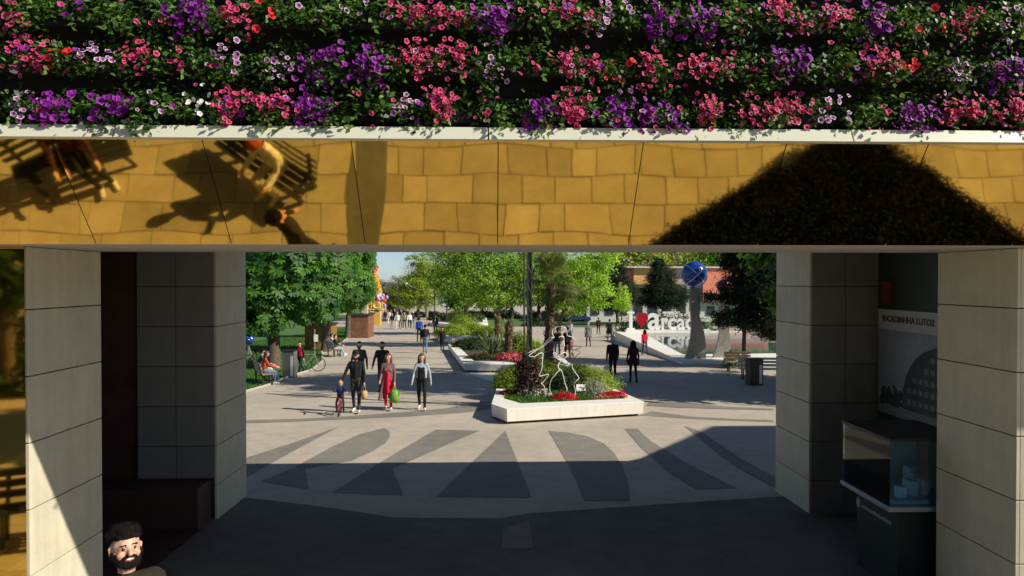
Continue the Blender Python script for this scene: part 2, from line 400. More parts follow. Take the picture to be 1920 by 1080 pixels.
# poster on the right recess wall
M_pos = {}
po = empty('poster', (5.93, 9.7, 1.3)); tag(po, 'printed poster of a building on the dark wall behind the right near pillar', 'poster')
X = 5.945
def pq(y0, y1, z0, z1, m, name, d=0.0):
    mb = MB(); mb.box((X - .012 - d, y0, z0), (X + .02, y1, z1)); return mb.build(name, m, po)
pq(8.2, 10.3, 1.30, 2.86, mat('poster_sky', (.26, .30, .33), .5, var=.25, scale=1.5), 'picture')
pq(8.2, 10.3, 2.56, 2.858, mat('poster_white', (.50, .49, .47), .5), 'heading', .003)
mdk = mat('poster_dark', (.05, .052, .05), .5, var=.3, scale=5)
pq(8.2, 10.3, 1.305, 1.44, mat('poster_road', (.20, .20, .20), .5), 'road', .003)
Q = [(9.68,1.445),(9.66,1.72),(9.60,1.9),(9.5,2.06),(9.36,2.2),(9.2,2.3),(8.9,2.4),(8.2,2.44),(8.2,1.445)]
mb = MB(); mb.prism([(X-.0165, y, z) for y, z in Q], [(X+.01, y, z) for y, z in Q]); mb.build('printed_building', mdk, po)
for i in range(5):
    for j in range(9):
        y, z = 9.56 - j*.13, 1.53 + i*.16
        if z < 1.72 + (9.6-y)*.9: pq(y-.09, y, z, z+.075, mat('poster_floor', (.17,.17,.165), .5), 'printed_window', .0065)
r = random.Random(6); mb = MB()
for k in range(60):
    y = 9.7 + abs(r.gauss(0, .3)); z = 1.47 + abs(r.gauss(0, .10))*(1.3 - (y-9.7))
    if 9.66 < y < 10.26: mb.ball((X-.012, y, z), (.006 + .0001*k, r.uniform(.03,.06), r.uniform(.03,.07)), 8, 6)
mb.build('printed_trees', mat('poster_leaf', (.035,.045,.035), .5), po)
Mt = Matrix.Translation((X - .020, 10.18, 2.68)) @ Matrix.Rotation(R(-90), 4, 'Z') @ Matrix.Rotation(R(90), 4, 'X')
meshtext('INCADINHHA LUTO2', .125, .002, mat('poster_red', (.16, .05, .045), .6), 'heading_text', Mt, po, bold=.004)
# red mark on the green board above the poster
mb = MB(); mb.box((5.90, 9.95, 2.95), (5.969, 10.16, 3.28))
tag(reloc(mb.build('red_plaque', mat('dull_red', (.16, .025, .025), .5)), (5.96, 10.05, 2.95)), 'small dull red plaque on the dark green board above the poster', 'plaque')

# glass display case on a dark pedestal
dc = empty('display_case', (4.9, 7.95, gz(7.95))); tag(dc, 'glass display case on a dark pedestal beside the right near pillar', 'display case')
x0, x1, y0, y1 = 4.42, 5.35, 7.43, 8.45
mb = MB(); mb.box((x0+.14, y0+.08, -.5), (x1, y1-.08, .72)); mb.build('pedestal', mat('pedestal_green', (.018, .028, .024), .4), dc, bevel=.008)
mb = MB(); mb.box((x0-.02, y0-.02, .725), (x1, y1+.02, .775)); mb.build('base_plate', mat('brushed_alu', (.55, .57, .60), .3, metal=.8), dc, bevel=.004)
mb = MB(); mb.box((x0-.01, y0-.01, 1.505), (x1, y1+.01, 1.535)); mb.build('lid', M_dkmetal, dc, bevel=.004)
M_glass = glassmat('case_glass', (.80, .92, .97), 1.5)
for nm, lo, hi in (('pane', (x0, y0+.007, .78), (x0+.006, y1-.007, 1.50)), ('pane', (x0, y0, .78), (x1, y0+.006, 1.50)), ('pane', (x0, y1-.006, .78), (x1, y1, 1.50))):
    mb = MB(); mb.box(lo, hi); mb.build(nm, M_glass, dc)
M_model = mat('model_white', (.62, .72, .80), .6)
mb = MB(); mb.box((x0+.03, y1-.03, .781), (x1-.01, y1-.012, 1.49)); mb.build('reflection_panel', mat('reflection_blue', (.38, .58, .72), .5), dc)  # pale blue panel added in place of the blue reflection in the glass
mb = MB(); mb.box((x0+.08, y0+.08, .78), (x1-.05, y1-.08, .82)); mb.build('model_base', mat('model_blue', (.25, .48, .62), .5), dc)  # model and base tinted blue toward the same pane reflection
r = random.Random(2)
for k in range(9):
    a = x0 + .18 + r.uniform(0, .6); b = y0 + .15 + r.uniform(0, .65)
    mb = MB(); mb.box((a, b, .821), (a + r.uniform(.06,.14), b + r.uniform(.06,.14), .83 + r.uniform(.06, .2))); mb.build('model_building', M_model, dc)
mb = MB()
for k in range(14):
    a = y1 - .2 - .045*k; mb.box((x0+.134, a - .03, .50), (x0+.139, a, .50 + r.uniform(.02, .05)))
mb.ball((x0+.137, y1-.12, .53), (.004, .045, .06)); mb.build('emblem_lettering', mat('emblem_grey', (.30, .34, .32), .6), dc)

# ---------------------------------------------------------------- lawn on the left
lp = [(458,736),(500,724),(545,706),(585,694),(604,678),(603,660),(640,643),(660,628),(680,612)]
lawn = [(p.x, p.y) for p in (G(*q) for q in lp)]
lawn = [(-30, lawn[0][1] - 6), (-14, lawn[0][1]-3)] + lawn + [(-40, 75), (-60, 40)]
struct(sheet('lawn', lawn, M_grass, 0.02))
mb = MB(); K = [Vector((a, b, gz(b) + .02)) for a, b in lawn[1:-2]]
mb.tube(K, .06, 6); struct(mb.build('lawn_kerb', mat('kerb', (.38, .36, .32), .8, var=.1)))
def inpoly(P, poly):
    x, y = P[:, 0], P[:, 1]; c = np.zeros(len(P), bool); n = len(poly)
    for i in range(n):
        x1, y1 = poly[i][:2]; x2, y2 = poly[(i+1) % n][:2]
        if y1 == y2: continue
        c ^= ((y1 > y) != (y2 > y)) & (x < (x2 - x1) * (y - y1) / (y2 - y1) + x1)
    return c
def grassblades(name, poly, n, h, z0, mats, seed=4, zfun=None):
    r = np.random.default_rng(seed); A = np.array([q[:2] for q in poly]); lo, hi = A.min(0), A.max(0)
    P = r.uniform(lo, hi, (n*2, 2)); P = P[inpoly(P, poly)][:n]; n = len(P)
    a = r.uniform(0, 2*np.pi, n); w = h * .14; hh = h * r.uniform(.5, 1.3, n)
    z = (zfun(P[:, 1]) if zfun else -SLOPE * P[:, 1]) + z0
    d = np.stack([np.cos(a), np.sin(a)], 1); lean = r.normal(size=(n, 2)) * h * .35
    V = np.zeros((n, 4, 3)); 
    V[:, 0, :2] = P - d*w; V[:, 1, :2] = P + d*w; V[:, 2, :2] = P + lean + d*w*.3; V[:, 3, :2] = P + lean - d*w*.3
    V[:, :2, 2] = z[:, None]; V[:, 2:, 2] = (z + hh)[:, None]
    o = quads(name, V, mats, None, r); o['kind'] = 'stuff'; return o
GR = [leafmat('grass_a', (.055, .15, .018)), leafmat('grass_b', (.09, .19, .03)), leafmat('grass_c', (.035, .10, .015))]
struct(sheet('far_lawn', [(-6, 86), (60, 86), (90, 160), (-14, 160)], M_grass, .02)); struct(sheet('far_lawn', [(-60, 62), (-19, 62), (-22, 80), (-30, 160), (-90, 160)], M_grass, .015))
vis = [q for q in lawn if q[1] < 48]
g = grassblades('grass', [(-19, 22)] + [q for q in lawn[1:-2]] + [(-19, 60)], 60000, .09, .02, GR)
g['label'] = 'short sunlit grass of the lawn under the chestnut tree'; g['category'] = 'grass'
# ================================================================ flower wall
L_a = leafmat('petunia_leaf_a', (.055, .13, .018)); L_b = leafmat('petunia_leaf_b', (.13, .23, .04)); L_c = leafmat('petunia_leaf_c', (.022, .06, .015))
def pmat(n, c): return leafmat(n, c, .25, .6)
FCOL = {
    'P': ('pink', pmat('pink_petal', (.52, .012, .11)), pmat('pink_rim', (.62, .11, .23)), pmat('pink_throat', (.16, .005, .03))),
    'U': ('purple', pmat('purple_petal', (.20, .007, .25)), pmat('purple_rim', (.27, .016, .33)), pmat('purple_throat', (.05, .003, .09))),
    'L': ('lilac', pmat('lilac_petal', (.34, .10, .33)), pmat('lilac_rim', (.74, .60, .72)), pmat('lilac_throat', (.10, .01, .09))),
    'R': ('red', pmat('red_petal', (.72, .012, .02)), pmat('red_rim', (.75, .03, .04)), pmat('red_throat', (.35, .005, .01))),
    'W': ('white', pmat('white_petal', (.78, .76, .74)), pmat('white_rim', (.82, .80, .78)), pmat('white_throat', (.55, .55, .30)))}
def flower_mesh(k, seed):
    nm, pe, ri, th = FCOL[k]; r = random.Random(seed); me = bpy.data.meshes.new(nm + '_flower')
    n = 10; V = [(0, 0, -.55)]; F = []; MI = []
    for j, (rad, dz) in enumerate(((.30, -.18), (.78, 0.0), (1.0, -.05))):
        for i in range(n):
            a = 2*math.pi*i/n; lob = 1.0 if i % 2 == 0 else (.84 if j == 2 else .93)
            q = rad*lob*r.uniform(.93, 1.07); V.append((q*math.cos(a), q*math.sin(a), dz + r.uniform(-.09, .09)*j))
    for i in range(n):
        F.append((0, 1+i, 1+(i+1) % n)); MI.append(2)
        for j in range(2):
            a = 1+j*n+i; b = 1+j*n+(i+1) % n; F.append((a, a+n, b+n, b)); MI.append(j if j == 0 else 1)
    me.from_pydata(V, [], F)
    for m in (pe, ri, th): me.materials.append(m)
    me.polygons.foreach_set('material_index', MI); me.polygons.foreach_set('use_smooth', [True]*len(F)); me.update()
    return me
FM = {k: [flower_mesh(k, s) for s in (1, 2, 3)] for k in FCOL}
def foliage_mesh(seed, n=430):
    r = np.random.default_rng(seed)
    # three or four sub-clumps spilling forward out of the trough
    C = np.stack([r.uniform(-.16, .16, 8), r.uniform(-.17, -.02, 8), r.uniform(-.10, .10, 8)], 1)
    P = C[r.integers(0, 8, n)] + r.normal(size=(n, 3)) * [.055, .04, .042]
    P[:, 2] -= np.clip(-P[:, 1] - .12, 0, 1) * .8
    N = np.stack([r.normal(size=n)*.5, -np.ones(n)*.6 + r.normal(size=n)*.4, np.ones(n)*.7 + r.normal(size=n)*.4], 1)
    o = leaves('foliage', P, N, .044, [L_a, L_b, L_c], None, .6, (0, -.3, -.5), seed)
    me = o.data; bpy.data.objects.remove(o); return me
FOL = [foliage_mesh(s) for s in range(11, 19)]
SHADE = {}
rows = [('bottom', 4.60, 'PPLUUGWPPUGLPGUPUUPPPLGUPPPU', 1), ('middle', 4.945, 'UPPRLPGLLUUPPLGPRPPGUGPRLUPP', 2), ('top', 5.29, 'GPPGGGUPRGGPPUGPLUUGPPURPLGP', 3)]
ordw = ['first','second','third','fourth','fifth','sixth','seventh','eighth','ninth','tenth','eleventh','twelfth','thirteenth','fourteenth']
NUM = {'P': 58, 'U': 56, 'L': 20, 'R': 8, 'W': 22, 'G': 7}
FS = {'P': .0205, 'U': .026, 'L': .022, 'R': .027, 'W': .021}
r = random.Random(21)
for rname, zc, s, sd in rows:
    cnt = {}
    for i, k in enumerate(s):
        x = at(40 + 80*(i - 2), 200, 5.0).x + r.uniform(-.03, .03)
        p = empty('petunia_plant', (x, 5.16, zc - .04)); p.scale = (1, 1, 1)
        c = FCOL[k][0] if k != 'G' else 'leafy green'
        cnt[c] = cnt.get(c, 0) + 1
        tag(p, f'{c} {"petunia" if k != "G" else "plant"}, {ordw[cnt[c]-1]} {c} one from left, {rname} row of flower wall', 'flower plant', 'plants of the flower wall')
        f = bpy.data.objects.new('foliage', FOL[r.randrange(8)]); col.objects.link(f); f.parent = p
        q = 1.12 if k == 'G' else .95
        f.scale = (r.choice((-1, 1))*q*r.uniform(.95, 1.15), q*r.uniform(.9, 1.15), q*r.uniform(.85, 1.05)); f.location.z = r.uniform(-.02, .02)
        hang = (k == 'U' and r.random() < .75) or r.random() < .22
        nfl = int(NUM[k]*r.uniform(.75, 1.2)); kk = k if k != 'G' else r.choice('PLPU')
        cx = [(r.uniform(-.12, .12), r.uniform(-.05, .06)) for _ in range(4)]
        for j in range(nfl):
            a, b = cx[r.randrange(4)]
            fx = a + r.gauss(0, .045); fz = b + r.gauss(-.01, .055) - (abs(r.gauss(0, .07)) if hang else 0)
            fx = max(-.2, min(.2, fx)); fz = max(-.22 if hang else -.15, min(.14, fz))
            kf = kk if r.random() > .10 else r.choice('PPLU')
            fl = bpy.data.objects.new('flower', FM[kf][r.randrange(3)]); col.objects.link(fl); fl.parent = p
            fl.location = (fx, -.19 - r.uniform(0, .05) + abs(fz)*.25, fz)
            d = Vector((r.gauss(.15, .45), -1, r.gauss(.45, .4)))
            fl.rotation_euler = d.to_track_quat('Z', 'Y').to_euler(); z = FS[kf]*r.uniform(.62, 1.25); fl.scale = (z, z, z)
        if hang:    # trailing shoots with leaves
            hr = np.random.default_rng(i*7+sd); n = 60
            P = np.stack([hr.normal(0, .06, n), -.16 + hr.normal(0, .03, n), -hr.uniform(.05, .24, n)], 1)
            N = np.stack([hr.normal(0, .5, n), -np.ones(n), hr.normal(.3, .4, n)], 1)
            o = leaves('trailing_foliage', P, N, .035, [L_a, L_c], None, .6, (0, 0, -.6), i); o.parent = p

# ================================================================ trees, shrubs
def tree(name, label, base, trunk, lobes, n, size, mats, barkm, seed=1, aspect=.6, limbs=7, clump=.16, group=None, cat='tree', up=.4, per=36, droop=None, shell=.5):
    r = np.random.default_rng(seed); base = Vector(base); th, tr = trunk
    root = empty(name, base); tag(root, label, cat, group)
    L = np.array([l[:6] for l in lobes], float); vol = (L[:, 3]*L[:, 4]*L[:, 5])**(2/3); pr = vol/vol.sum()
    c = L[:, :3].mean(0)
    mb = MB(); top = Vector((c[0]*.5, c[1]*.5, th))
    ps = [base + Vector((top.x*t*t + .08*tr*math.sin(9*t), top.y*t*t, th*t)) for t in (-.04, .0, .06, .25, .5, .75, 1.0)]
    mb.tube(ps, [tr*1.5, tr*1.35, tr*1.1, tr, tr*.9, tr*.8, tr*.7], 9)
    for k in range(limbs):
        l = L[r.choice(len(L), p=pr)]; e = base + Vector(l[:3] + unit(1, r)[0]*l[3:6]*.75)
        s = ps[4 if k % 3 else 3].lerp(ps[6], r.uniform(0, 1)); m = s.lerp(e, .5) + Vector((0, 0, r.uniform(0, .1)*th))
        mb.tube([s, m, e], [tr*.5, tr*.28, tr*.08], 6)
    mb.build('trunk', barkm, root, smooth=True)
    nc = per*len(L); li = r.choice(len(L), nc, p=pr); D = unit(nc, r)
    C = L[li, :3] + D * L[li, 3:6] * r.uniform(shell, 1.0, nc)[:, None]
    ci = r.integers(0, nc, n); rad = L[li[ci], 3:6].mean(1)
    off = r.normal(size=(n, 3)) * (rad*clump)[:, None] * [1, 1, .7]
    P = C[ci] + off + np.array(base)
    N = D[ci] + unit(n, r)*.8 + [0, 0, up]
    leaves('crown', P, N, size, mats, root, aspect, droop, seed)
    return root
BARK = mat('bark', (.10, .075, .05), .9, var=.35, scale=7, bump=.6, bscale=25)
BARKG = mat('bark_grey', (.20, .18, .15), .9, var=.3, scale=6, bump=.5, bscale=25)
CH = [leafmat('chestnut_a', (.055, .155, .016), .4, .55), leafmat('chestnut_b', (.10, .24, .028), .4, .55), leafmat('chestnut_c', (.026, .085, .012), .35, .55)]
PL = [leafmat('plane_a', (.28, .42, .05), .58), leafmat('plane_b', (.42, .56, .10), .58), leafmat('plane_c', (.10, .21, .03), .45)]
PD = [leafmat('lime_a', (.12, .23, .04), .52), leafmat('lime_b', (.26, .40, .065), .55), leafmat('lime_c', (.035, .09, .028), .35)]
YG = [leafmat('willow_a', (.30, .38, .04), .5), leafmat('willow_b', (.38, .44, .07), .5), leafmat('willow_c', (.19, .27, .03), .45)]
PN = [leafmat('pine_a', (.014, .028, .011), .08, .9), leafmat('pine_b', (.022, .040, .014), .08, .9), leafmat('pine_c', (.008, .016, .008), .08, .9)]
BR = [leafmat('bare_twig_a', (.16, .13, .09), .2), leafmat('bare_twig_b', (.22, .19, .13), .2), leafmat('bare_twig_c', (.13, .15, .07), .3)]

DKT = [leafmat('dark_leaf', (.03, .06, .02), .3)]
def chestnut(label, base, trunk, lobes, n, size, seed):
    r = np.random.default_rng(seed); base = Vector(base)
    root = tree('chestnut_tree', label, base, trunk, lobes, 60, .1, CH, BARK, seed)
    old = [c for c in root.children if c.name.startswith('crown')][0]; bpy.data.objects.remove(old)
    L = np.array(lobes, float); vol = (L[:, 3]*L[:, 4]*L[:, 5])**(2/3); pr = vol/vol.sum()
    li = r.choice(len(L), n, p=pr); D = unit(n, r); D[:, 2] = D[:, 2]*.9 + .05
    C = L[li, :3] + D * L[li, 3:6] * (r.uniform(.45, 1.03, n)**.6)[:, None] + np.array(base)
    A = D*[1, 1, .4] + unit(n, r)*.35 + [0, 0, .25]; A /= np.linalg.norm(A, axis=1)[:, None]          # petiole axis
    U = np.cross(A, [0, 0, 1.0]); U /= np.linalg.norm(U, axis=1)[:, None] + 1e-9; Wv = np.cross(A, U)
    k = 6; V = np.empty((n, k, 4, 3)); s = size*r.uniform(.7, 1.3, n)
    tone = r.integers(0, 3, n); MI = np.repeat(tone[:, None], k, 1)
    for j in range(k):
        a = 2*np.pi*(j + r.uniform(-.15, .15, n))/k
        T = (U*np.cos(a)[:, None] + Wv*np.sin(a)[:, None])*.85 + A*.1 + np.array([0, 0, -.42])
        T /= np.linalg.norm(T, axis=1)[:, None]
        S = np.cross(T, A); S /= np.linalg.norm(S, axis=1)[:, None] + 1e-9; ss = s[:, None]
        V[:, j, 0] = C + T*ss*.05; V[:, j, 1] = C + T*ss*.62 + S*ss*.19; V[:, j, 2] = C + T*ss*1.0; V[:, j, 3] = C + T*ss*.62 - S*ss*.19
    quads('crown', V.reshape(-1, 4, 3), CH, root, r, MI.reshape(-1))
    return root
b = G(513, 694)
chestnut('broad chestnut tree with dark trunk beside the bench at the left pillar', b, (3.4, .30),
    [(-.3,.2,4.3,2.9,2.6,2.3),(1.5,.4,3.6,1.9,1.9,1.7),(-2.2,0,3.6,2.2,2.0,1.9),(.7,-.8,5.2,2.2,1.8,1.8),(2.4,1.2,4.6,1.5,1.6,1.6),(-.6,-.7,2.55,1.6,1.3,1.0)], 3900, .30, 31)
b = G(611, 659)
chestnut('chestnut tree behind the bicycle, next in line along the left path', b, (3.6, .30),
    [(0,0,4.6,2.7,2.6,2.4),(1.5,-.4,4.2,1.9,1.9,1.9),(.9,.3,5.8,2.2,2.2,2.0),(-1.6,.2,4.2,2.0,2.0,2.0),(1.7,0,6.6,1.6,1.6,1.5)], 3300, .31, 32)
b = G(652, 634)
chestnut('smaller chestnut tree close to the brown wooden booth', b, (3.6, .26),
    [(.3,0,5.2,2.0,2.0,2.4),(1.1,.3,4.0,1.2,1.4,1.2),(.8,0,7.0,1.7,1.7,1.6)], 1500, .32, 33)

# plane trees in the planters
b = G(932, 640, .4); tree('plane_tree', 'leafy green plane tree with thin multiple stems in the second planter', b, (3.4, .16),
    [(-1.5,0,5.0,2.6,2.4,2.2),(1.2,.2,4.4,2.2,2.0,1.9),(-2.6,.4,6.4,2.4,2.4,1.8),(.6,.2,6.3,2.4,2.0,1.8),(-.6,0,3.2,1.9,1.6,1.0),(2.6,.4,5.4,1.6,1.6,1.6)], 20000, .17, PL[:2]+PD, BARK, 41, limbs=12, per=50, clump=.14)
b = G(1046, 640, .3); tree('plane_tree', 'bright fresh green tree just right of the palm trunk', b, (3.2, .16),
    [(1.5,0,4.4,2.4,2.0,1.9),(2.9,.1,5.6,2.0,1.8,1.5),(0,0,5.7,2.2,2.0,1.7),(1.4,0,2.7,1.9,1.5,.9),(3.0,0,3.4,1.4,1.3,.9)], 18000, .17, PL, BARK, 42, limbs=11, per=50, clump=.14)
b = G(872, 622, .3); tree('lime_tree', 'darker green tree standing behind the plane tree in the third planter', b, (3.6, .18),
    [(-1.2,0,5.2,2.6,2.4,2.4),(1.6,.2,6.2,3.0,2.4,2.2),(-.4,0,7.4,2.6,2.4,1.8),(1.2,0,3.4,2.4,1.8,1.4)], 15000, .22, PD, BARK, 43, limbs=9, per=46, clump=.15)
b = G(784, 601); tree('willow_tree', 'pale yellow green tree at the far end of the path', b, (3.5, .25),
    [(0,0,5.0,4.8,3.5,3.0),(-1.8,0,4.0,3.2,3.0,2.2),(1.6,0,7.2,3.4,3.0,2.6),(0,0,9.2,2.2,2.2,1.9)], 16000, .30, YG, BARK, 44, limbs=10, per=60, clump=.13)
b = G(800, 596); tree('bare_tree', 'half bare whitish tree behind the pale yellow green tree', b, (7, .3),
    [(0,0,10.5,3.6,3.0,3.2),(-1.5,0,8.5,3.4,3.0,2.4)], 5500, .30, BR+YG[1:2], BARKG, 45, aspect=.25, limbs=26, per=60, clump=.16)
# conifers on the right
def pine(label, base, trunk, lobes, n, size, seed): return tree('pine_tree', label, base, trunk, lobes, n, size, PN, BARK, seed, aspect=.16, limbs=10, per=60, clump=.2, up=.2)
b = G(1158, 609); pine('dark pine tree behind the slim young tree, left of the white letters', b, (3, .22), [(0,0,4.2,2.9,2.6,2.2),(-.6,0,6.2,2.1,2.0,1.6),(.2,0,7.6,1.2,1.2,1.1),(-1.7,0,3.4,2.0,2.0,1.5)], 26000, .42, 51)
b = G(1243, 607); pine('dark pine tree standing behind the white letters', b, (3, .22), [(0,0,4.4,3.2,2.6,2.2),(-.2,0,6.6,2.0,2.0,1.7),(-.6,0,8.3,1.0,1.0,1.1),(1.9,0,3.8,1.8,2.0,1.6),(-2,0,3.8,1.9,2,1.4)], 28000, .42, 52)
b = G(1394, 688); pine('large dark pine with several thin stems beside the right far pillar', b, (4.4, .10),
    [(.8,0,4.0,1.8,1.8,1.3),(1.9,0,5.0,2.4,2.0,1.7),(.4,0,6.0,1.5,1.6,1.3),(-.9,0,3.4,1.1,.9,.42),(-.8,-.1,2.4,1.2,1.0,.40),(1.0,.1,2.6,1.7,1.4,.95),(1.7,0,1.9,1.3,1.2,.65),(-.4,0,5.2,.9,.9,.6)], 60000, .25, 53)
b = G(1165, 614); tree('young_tree', 'slim young tree with pale stake in front of the dark pines', b, (2.4, .06), [(0,0,3.4,1.1,1.1,1.4),(.1,0,4.5,.7,.7,.9),(.2,0,2.6,1.2,1.0,.6)], 2600, .20, PL[:2], BARK, 54, limbs=6)
# far trees that close the view
far = [(700,583,2,'bare brownish tree, far left end of the path'),(738,584,2,'bare brownish tree beyond the end of the path'),(668,584,1,'far green tree behind the chestnuts'),
       (860,588,1,'far dark green tree behind the third planter'),(905,588,0,'far green tree behind the middle of the planters'),(960,588,1,'far dark tree left of the tall pole'),(1010,588,0,'far light green tree right of the tall pole'),
       (1062,588,1,'far dark tree behind the bright green tree'),(1115,588,1,'far dark tree behind the salmon wall'),(1190,580,3,'yellowish tree rising above the orange wall'),(1225,580,2,'bare tree above the orange wall'),
       (1275,580,3,'yellowish tree behind the blue ball'),(1320,580,3,'yellow green tree right of the blue ball'),(1370,580,1,'dark green tree behind the large pine'),(1420,580,1,'dark green tree at the right far pillar edge'),
       (620,585,1,'far dark tree behind the left chestnuts'),(560,585,1,'far dark tree at the left, beyond the lawn'),(500,585,0,'far green tree at the left edge of the opening')]
for i, (px, py, k, lab) in enumerate(far):
    Y = 112 + (i*37 % 30); d = ray(px, 560); p = CAM + d*(Y/d.y); b = gnd(p.x, Y)
    m = [PL[:2]+PD, PD, BR, YG+BR[:1]][k]; s = [1.0, 1.0, 1.05, 1.25][k]*(.9 + .25*((i*53 % 17)/17))
    if i in (0, 1, 2): s *= .72
    if i in (9,10,11,12,13,14): s *= 1.28
    tree('background_tree', lab, b, (4.5*s, .3), [(0,0,6.2*s,4.2*s,3.4*s,3.0*s),(1.5*s,0,8.4*s,3.0*s,3*s,2.4*s),(-1.8*s,0,7.4*s,3.0*s,3*s,2.6*s),(-.4*s,0,3.4*s,3.6*s,3*s,1.8*s)], 4200, .62 if k != 2 else .5, m, BARK if k != 2 else BARKG, 60+i, aspect=.6 if k != 2 else .2, limbs=8 if k != 2 else 24, per=40, group='trees closing the view')
# trees behind the camera (mirrored only; the last one, unseen, is added for its shade)
for i, (x, y, lab) in enumerate(((-13.5,-7.5,'dark tree mirrored in the gold cladding at the left edge'),(-18.5,-13,'second dark tree mirrored in the gold cladding at the left edge'),(-24,-20,'farther dark tree mirrored in the gold cladding'),(-2.5,-6.0,'unseen tree added behind the viewpoint to shade the mirrored plaza'))):
    tree('plaza_tree', lab, (x, y, 0), (2.6, .22), [(0,0,5,3.6,3.4,2.9),(1.2,0,7.5,2.8,2.6,2.4),(-1.5,0,4.4,2.6,2.4,2.2),(0,0,9,2.2,2.2,2)], 9000, .40, PD[2:]+DKT, BARK, 90+i, group='trees in front of the gateway')
# tall trees right of the gateway whose shade falls across the plaza
for i, (x, y, s, zc, lab) in enumerate(((15.2,21.5,1.0,5.2,'broad tree beyond the right pillars shading the paving'),(17.5,24.5,1.0,6.4,'second broad tree beyond the right pillars'),(13.6,26.0,.8,4.0,'third, lower tree beyond the right pillars'),(19.0,20.5,1.1,11.5,'tall tree beyond the right pillars'),(17.5,19.0,1.1,15.5,'tallest tree beyond the right pillars'))):
    tree('shade_tree', lab, gnd(x, y), (zc*.75, .28), [(0,0,zc,3.2*s,2.6*s,2.3*s),(1.6,.4,zc+1.4,2.6*s,2.2*s,2*s),(-1.5,-.3,zc+.6,2.6*s,2.2*s,2*s)], 9000, .40, PD, BARK, 120+i, group='trees right of the gateway')
# cone-shaped conifer in front of the gateway, mirrored in the fascia
def cone_tree(label, base, h, rad, n, seed):
    r = np.random.default_rng(seed); root = empty('cone_conifer', base); tag(root, label, 'tree')
    mb = MB(); mb.tube([Vector(base) + Vector((0,0,-.05)), Vector(base) + Vector((0,0,h*.9))], [.13, .03], 8); mb.build('trunk', BARK, root)
    t = 1 - np.sqrt(r.uniform(0, 1, n)); a = r.uniform(0, 2*np.pi, n); rr = rad*(1 - t)*(.72 + .34*r.uniform(0, 1, n))*(1 + .05*np.sin(a*9 + t*30))
    P = np.stack([rr*np.cos(a), rr*np.sin(a), .25 + t*(h - .25)], 1) + np.array(base)
    N = np.stack([np.cos(a), np.sin(a), np.full(n, .5)], 1) + unit(n, r)*.5
    leaves('crown', P, N, .16, PN, root, .22, None, seed)
bedp = [(2.0,4.72),(3.2,3.92),(4.5,3.14),(4.85,2.8),(5.4,2.8),(5.75,3.12),(6.5,3.8),(7.35,4.5),(7.35,5.05),(2.0,5.05)]
hb = empty('hedge_bed', gnd(4.8, 4.2)); tag(hb, 'low dark evergreen hedge of triangular plan mirrored in the right of the gold fascia', 'hedge')
mb = MB(); mb.prism([(x*.98+.09, y*.98+.08, gz(y)+.01) for x, y in bedp], [(x*.97+.14, y*.97+.12, gz(y)+.40) for x, y in bedp]); mb.build('core', mat('hedge_core', (.004,.006,.003), .95, spec=.1), hb)
rr = np.random.default_rng(77); A = rr.uniform((1.8,2.6),(7.6,5.1),(90000,2)); A = A[inpoly(A, bedp)][:30000]; nA = len(A)
e = np.array(bedp); sg_ = rr.integers(0, len(e), 9000); tt = rr.uniform(0,1,9000)[:,None]; E = e[sg_]*(1-tt) + e[(sg_+1) % len(e)]*tt + rr.normal(size=(9000,2))*.05
Pz = np.concatenate([np.c_[A, rr.uniform(.38,.52,nA) - SLOPE*A[:,1]], np.c_[E, rr.uniform(.05,.5,9000) - SLOPE*E[:,1]]])
leaves('foliage', Pz, unit(len(Pz), rr)*.8 + [0,0,.4], .055, [mat('hedge_core', (0,0,0)), leafmat('hedge_leaf', (.006,.009,.004), .05, .95)], hb, .4, None, 6)

# ---------------------------------------------------------------- planters
def planter(name, label, outer, inner, h, mat_=M_white):
    O = [G(px, py, h) for px, py in outer]; I = [G(px, py, h) for px, py in inner]; n = len(O)
    c = sum(O, Vector())/n; c.z = gz(c.y)
    root = empty(name, c); tag(root, label, 'planter', 'angular white planters along the path')
    B = [Vector((p.x, p.y, gz(p.y) + .07)) for p in O]; B = [p + (c - p).normalized()*.03*Vector((1,1,0)).length for p in B]
    S = [Vector((p.x, p.y, p.z - .07)) for p in I]
    mb = MB(); V = B + O + I + S
    F = []
    for i in range(n):
        j = (i+1) % n; F += [(i, j, n+j, n+i), (n+i, n+j, 2*n+j, 2*n+i), (2*n+i, 2*n+j, 3*n+j, 3*n+i)]
    F.append(tuple(range(n-1, -1, -1)))
    mb.add(V, F); mb.build('wall', mat_, root, bevel=.012)
    mb = MB(); mb.add([p + Vector((0,0,.02)) for p in S], [tuple(range(n))]); mb.build('soil', M_soil, root)
    mb = MB(); q = [p.lerp(c, .045) for p in B]
    mb.prism([Vector((p.x, p.y, gz(p.y) - .05)) for p in q], [Vector((p.x, p.y, gz(p.y) + .075)) for p in q]); mb.build('foot', M_joint, root)
    return root, I
p1, I1 = planter('white_planter', 'nearest angular white planter with the wire figure and red flowers', [(921.5,757),(950,767),(1207.5,753),(1141,724),(1090,702),(958,690),(943,692)], [(945,747),(978,756),(1172,747),(1126,727),(1082,708),(966,696),(953,699)], .42)
p2, I2 = planter('white_planter', 'second angular white planter with spiky yucca and palm trunk', [(870,682),(945,683),(1005,692),(1077,687),(1046,664),(960,653),(840,645)], [(889,677),(945,678),(1005,685),(1060,682),(1036,668),(955,658),(860,650)], .38)
p3, I3 = planter('white_planter', 'third white planter, behind the spreading junipers on the left path', [(847,635),(876,632),(950,637),(985,624),(905,614),(816,625)], [(852,632),(876,629),(945,633),(972,623),(905,617),(826,626)], .5)
p4, I4 = planter('white_planter', 'farthest white planter with clipped low shrubs', [(806,604),(855,609),(915,606),(912,595),(820,593)], [(814,603),(855,606),(906,604),(904,597),(824,596)], .5)
